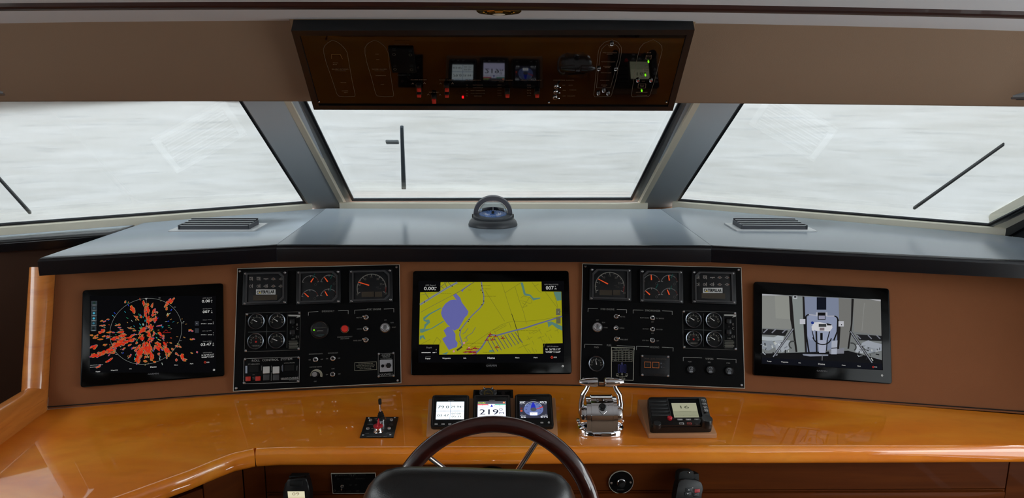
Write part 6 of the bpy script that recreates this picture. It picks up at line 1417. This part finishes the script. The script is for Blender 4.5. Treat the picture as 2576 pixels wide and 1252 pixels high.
MB().hull8([loc(O.x-.15, 1.06, .48), loc(O.x+.15, 1.06, .48), loc(O.x+.15, 1.12, .48), loc(O.x-.15, 1.12, .48)], [loc(O.x-.15, 1.06, .86), loc(O.x+.15, 1.06, .86), loc(O.x+.15, 1.10, .86), loc(O.x-.15, 1.10, .86)]).build('back_frame', 'black_plastic', t)

# ================================================================== LOWER FRONT FITTINGS
YF = Yf-.002
F = Frame((0, YF, .7), 0, 0).crop(690, 1170, 9.541)
t = thing('pilot_switch_plate', 'small black autopilot switch plate low on the cabinet, left of the chair', 'switch plate', F.matrix())
g = corners(F, (1375, 190), (2420, 178), (2450, 650), (1420, 655)); MB().prism(g, 0, .003).build('plate', 'panel_black', t, smooth=0); ring(MB(), inset(g, .001), g, 0, .0035).build('edge_trim', 'silver_edge', t)
F2_ = Frame((0, YF, .7), 0, 0).crop(690, 1170, 9.541); c = Canvas(F2_, .0033); k = (96, 96, 92)
c.line([(1462, 270), (1465, 235), (1520, 234)], 7, k); c.line([(1790, 228), (1855, 226), (1855, 262)], 7, k); c.text('AUTO PILOT', 1652, 236, 22, k, 2, 210); c.line([(1905, 262), (1905, 226), (1950, 225)], 7, k); c.text('COMPASS', 2100, 226, 22, k, 2, 190)
for s, x, y, w in (('GPS FLY BRIDGE', 1660, 325, 300), ('GPS FLY BRIDGE', 2060, 320, 220), ('OFF', 1828, 470, 60), ('OFF', 1960, 468, 60), ('GPS PILOT HOUSE', 1680, 618, 330), ('GPS', 2000, 612, 80)): c.text(s, x, y, 24, k, 2, w)
c.arc(1450, 605, 20, 0, 360, 5, k, 2, 12); c.build('lettering', 'print', t)
toggle(F, t, 1640, 475, 46, 0, .5, .003)
# horn
F = Frame((0, YF, .7), 0, 0).crop(1400, 1100, 4.025); p = F.p(652, 447); m_ = F.mpp(652, 447); R = 125*m_
t = thing('horn_button', 'round black horn button plate with thin silver edge on the cabinet', 'button', F.matrix())
MB().lathe([(R*.97, 0), (R*.97, .003), (0, .003)], (p.x, p.y, 0), 40).build('plate', 'panel_black', t); MB().lathe([(R, 0), (R, .0035), (R*.965, .0035), (R*.965, 0)], (p.x, p.y, 0), 40).build('edge_trim', 'silver_edge', t)
MB().lathe([(46*m_, .003), (45*m_, .008), (38*m_, .010), (34*m_, .007)], (p.x, p.y, 0), 26).build('collar', 'steel', t); MB().lathe([(34*m_, .004), (33*m_, .016), (26*m_, .020), (0, .021)], (p.x, p.y, 0), 24).build('push_button', 'rubber', t)
c = Canvas(F, .0033); c.text('HORN', 650, 527, 16, (120, 120, 118), 2, 66); c.build('lettering', 'print', t)
for x, y in ((555, 455), (748, 448)): screw(F, t, x, y, .003, .0035)
# handheld with 09 on its screen, hung on the cabinet
Fq = Frame(on_y(745, 1240, Yf-.06), 0, 12).crop(690, 1170, 9.541); F = Fq
t = thing('handheld_radio', 'black handheld radio showing 09, hung on the cabinet left of the chair', 'radio', F.matrix())
body = [F.p2(x, y) for x, y in ((180, 1300), (205, 900), (215, 640), (235, 510), (275, 455), (300, 370), (345, 325), (560, 312), (720, 290), (770, 320), (800, 420), (830, 500), (845, 640), (850, 900), (860, 1300))]
MB().prism(body[::-1], -.035, 0, .004, 2).build('housing', 'black_plastic', t)
c = Canvas(F, .0006); c.poly([(318, 622), (725, 620), (745, 900), (345, 900)], (206, 200, 170), 1); c.poly([(335, 752), (732, 748), (745, 900), (345, 900)], (196, 186, 152), 2); c.text('09', 515, 682, 74, (140, 126, 100), 3, 168); c.build('screen', 'lcd', t)
c = Canvas(F, .0006); c.text('STANDARD HORIZON', 505, 540, 16, (66, 66, 68), 1, 360); c.build('lettering', 'print', t)
MB().box(F.p(525, 430)+V((0, 0, -.008)), (.035, .016, .024), .004).build('clip', 'rubber', t)
w0 = F.matrix().inverted(); MB().box(w0 @ V((F.O.x, Yf-.026, F.O.z+.01)), (.05, .05, .028), .003, 2).build('hanger', 'rubber', t)
# wired remote with four buttons
F = Frame(on_y(1740, 1230, Yf-.06), 8, 14).crop(1660, 1160, 13.606)
t = thing('wired_remote', 'black remote microphone with up and down buttons hung right of the horn', 'remote', F.matrix())
body = [F.p2(x, y) for x, y in ((520, 1700), (545, 1250), (590, 980), (640, 760), (680, 660), (740, 620), (860, 610), (1060, 620), (1220, 640), (1340, 670), (1430, 730), (1475, 830), (1490, 960), (1460, 1100), (1390, 1260), (1340, 1700))]
MB().prism(body[::-1], -.030, 0, .005, 3).build('housing', 'black_plastic', t)
top = [F.p2(x, y) for x, y in ((660, 700), (690, 430), (740, 380), (830, 345), (1150, 340), (1195, 380), (1205, 700))]
MB().prism(top[::-1], -.034, -.006, .004, 2).build('hanger', 'rubber', t)
p = F.p(1020, 400); MB().lathe([(.0022, -.006), (.0015, -.003), (0, -.0025)], (p.x, p.y, 0), 10).build('screw', 'steel', t)
for x, y, s, mt_ in ((990, 970, 'up', 'black_satin'), (955, 1110, 'down', 'black_satin'), (1275, 1000, 'PTT', 'red_knob'), (1235, 1135, 'SEL', 'black_satin')):
    o = cbox(F, x, y, 180, 110, -.001, .002, .001).build('button', mt_, t); c = Canvas(F, .0022)
    c.line([(x-80, y-42), (x+80, y-36), (x+74, y+42), (x-84, y+36)], 12, (70, 78, 82) if mt_ != 'red_knob' else (150, 90, 96), 1, True)
    if s == 'up': c.poly([(x-40, y+16), (x+40, y+20), (x, y-18)], (190, 190, 190), 2)
    elif s == 'down': c.poly([(x-40, y-18), (x+40, y-14), (x-6, y+18)], (190, 190, 190), 2)
    else: c.text(s, x, y, 30, (180, 150, 150), 2, 100)
    c.build('symbol', 'print', o)
p = F.p(1118, 908); MB().lathe([(.0016, 0), (.001, .001), (0, .0012)], (p.x, p.y, 0), 8).build('indicator_light', 'light_grey', t)
w0 = F.matrix().inverted(); MB().box(w0 @ V((F.O.x+.006, Yf-.017, F.O.z+.01)), (.04, .03, .035), .003, 2).build('hanger_bracket', 'rubber', t)
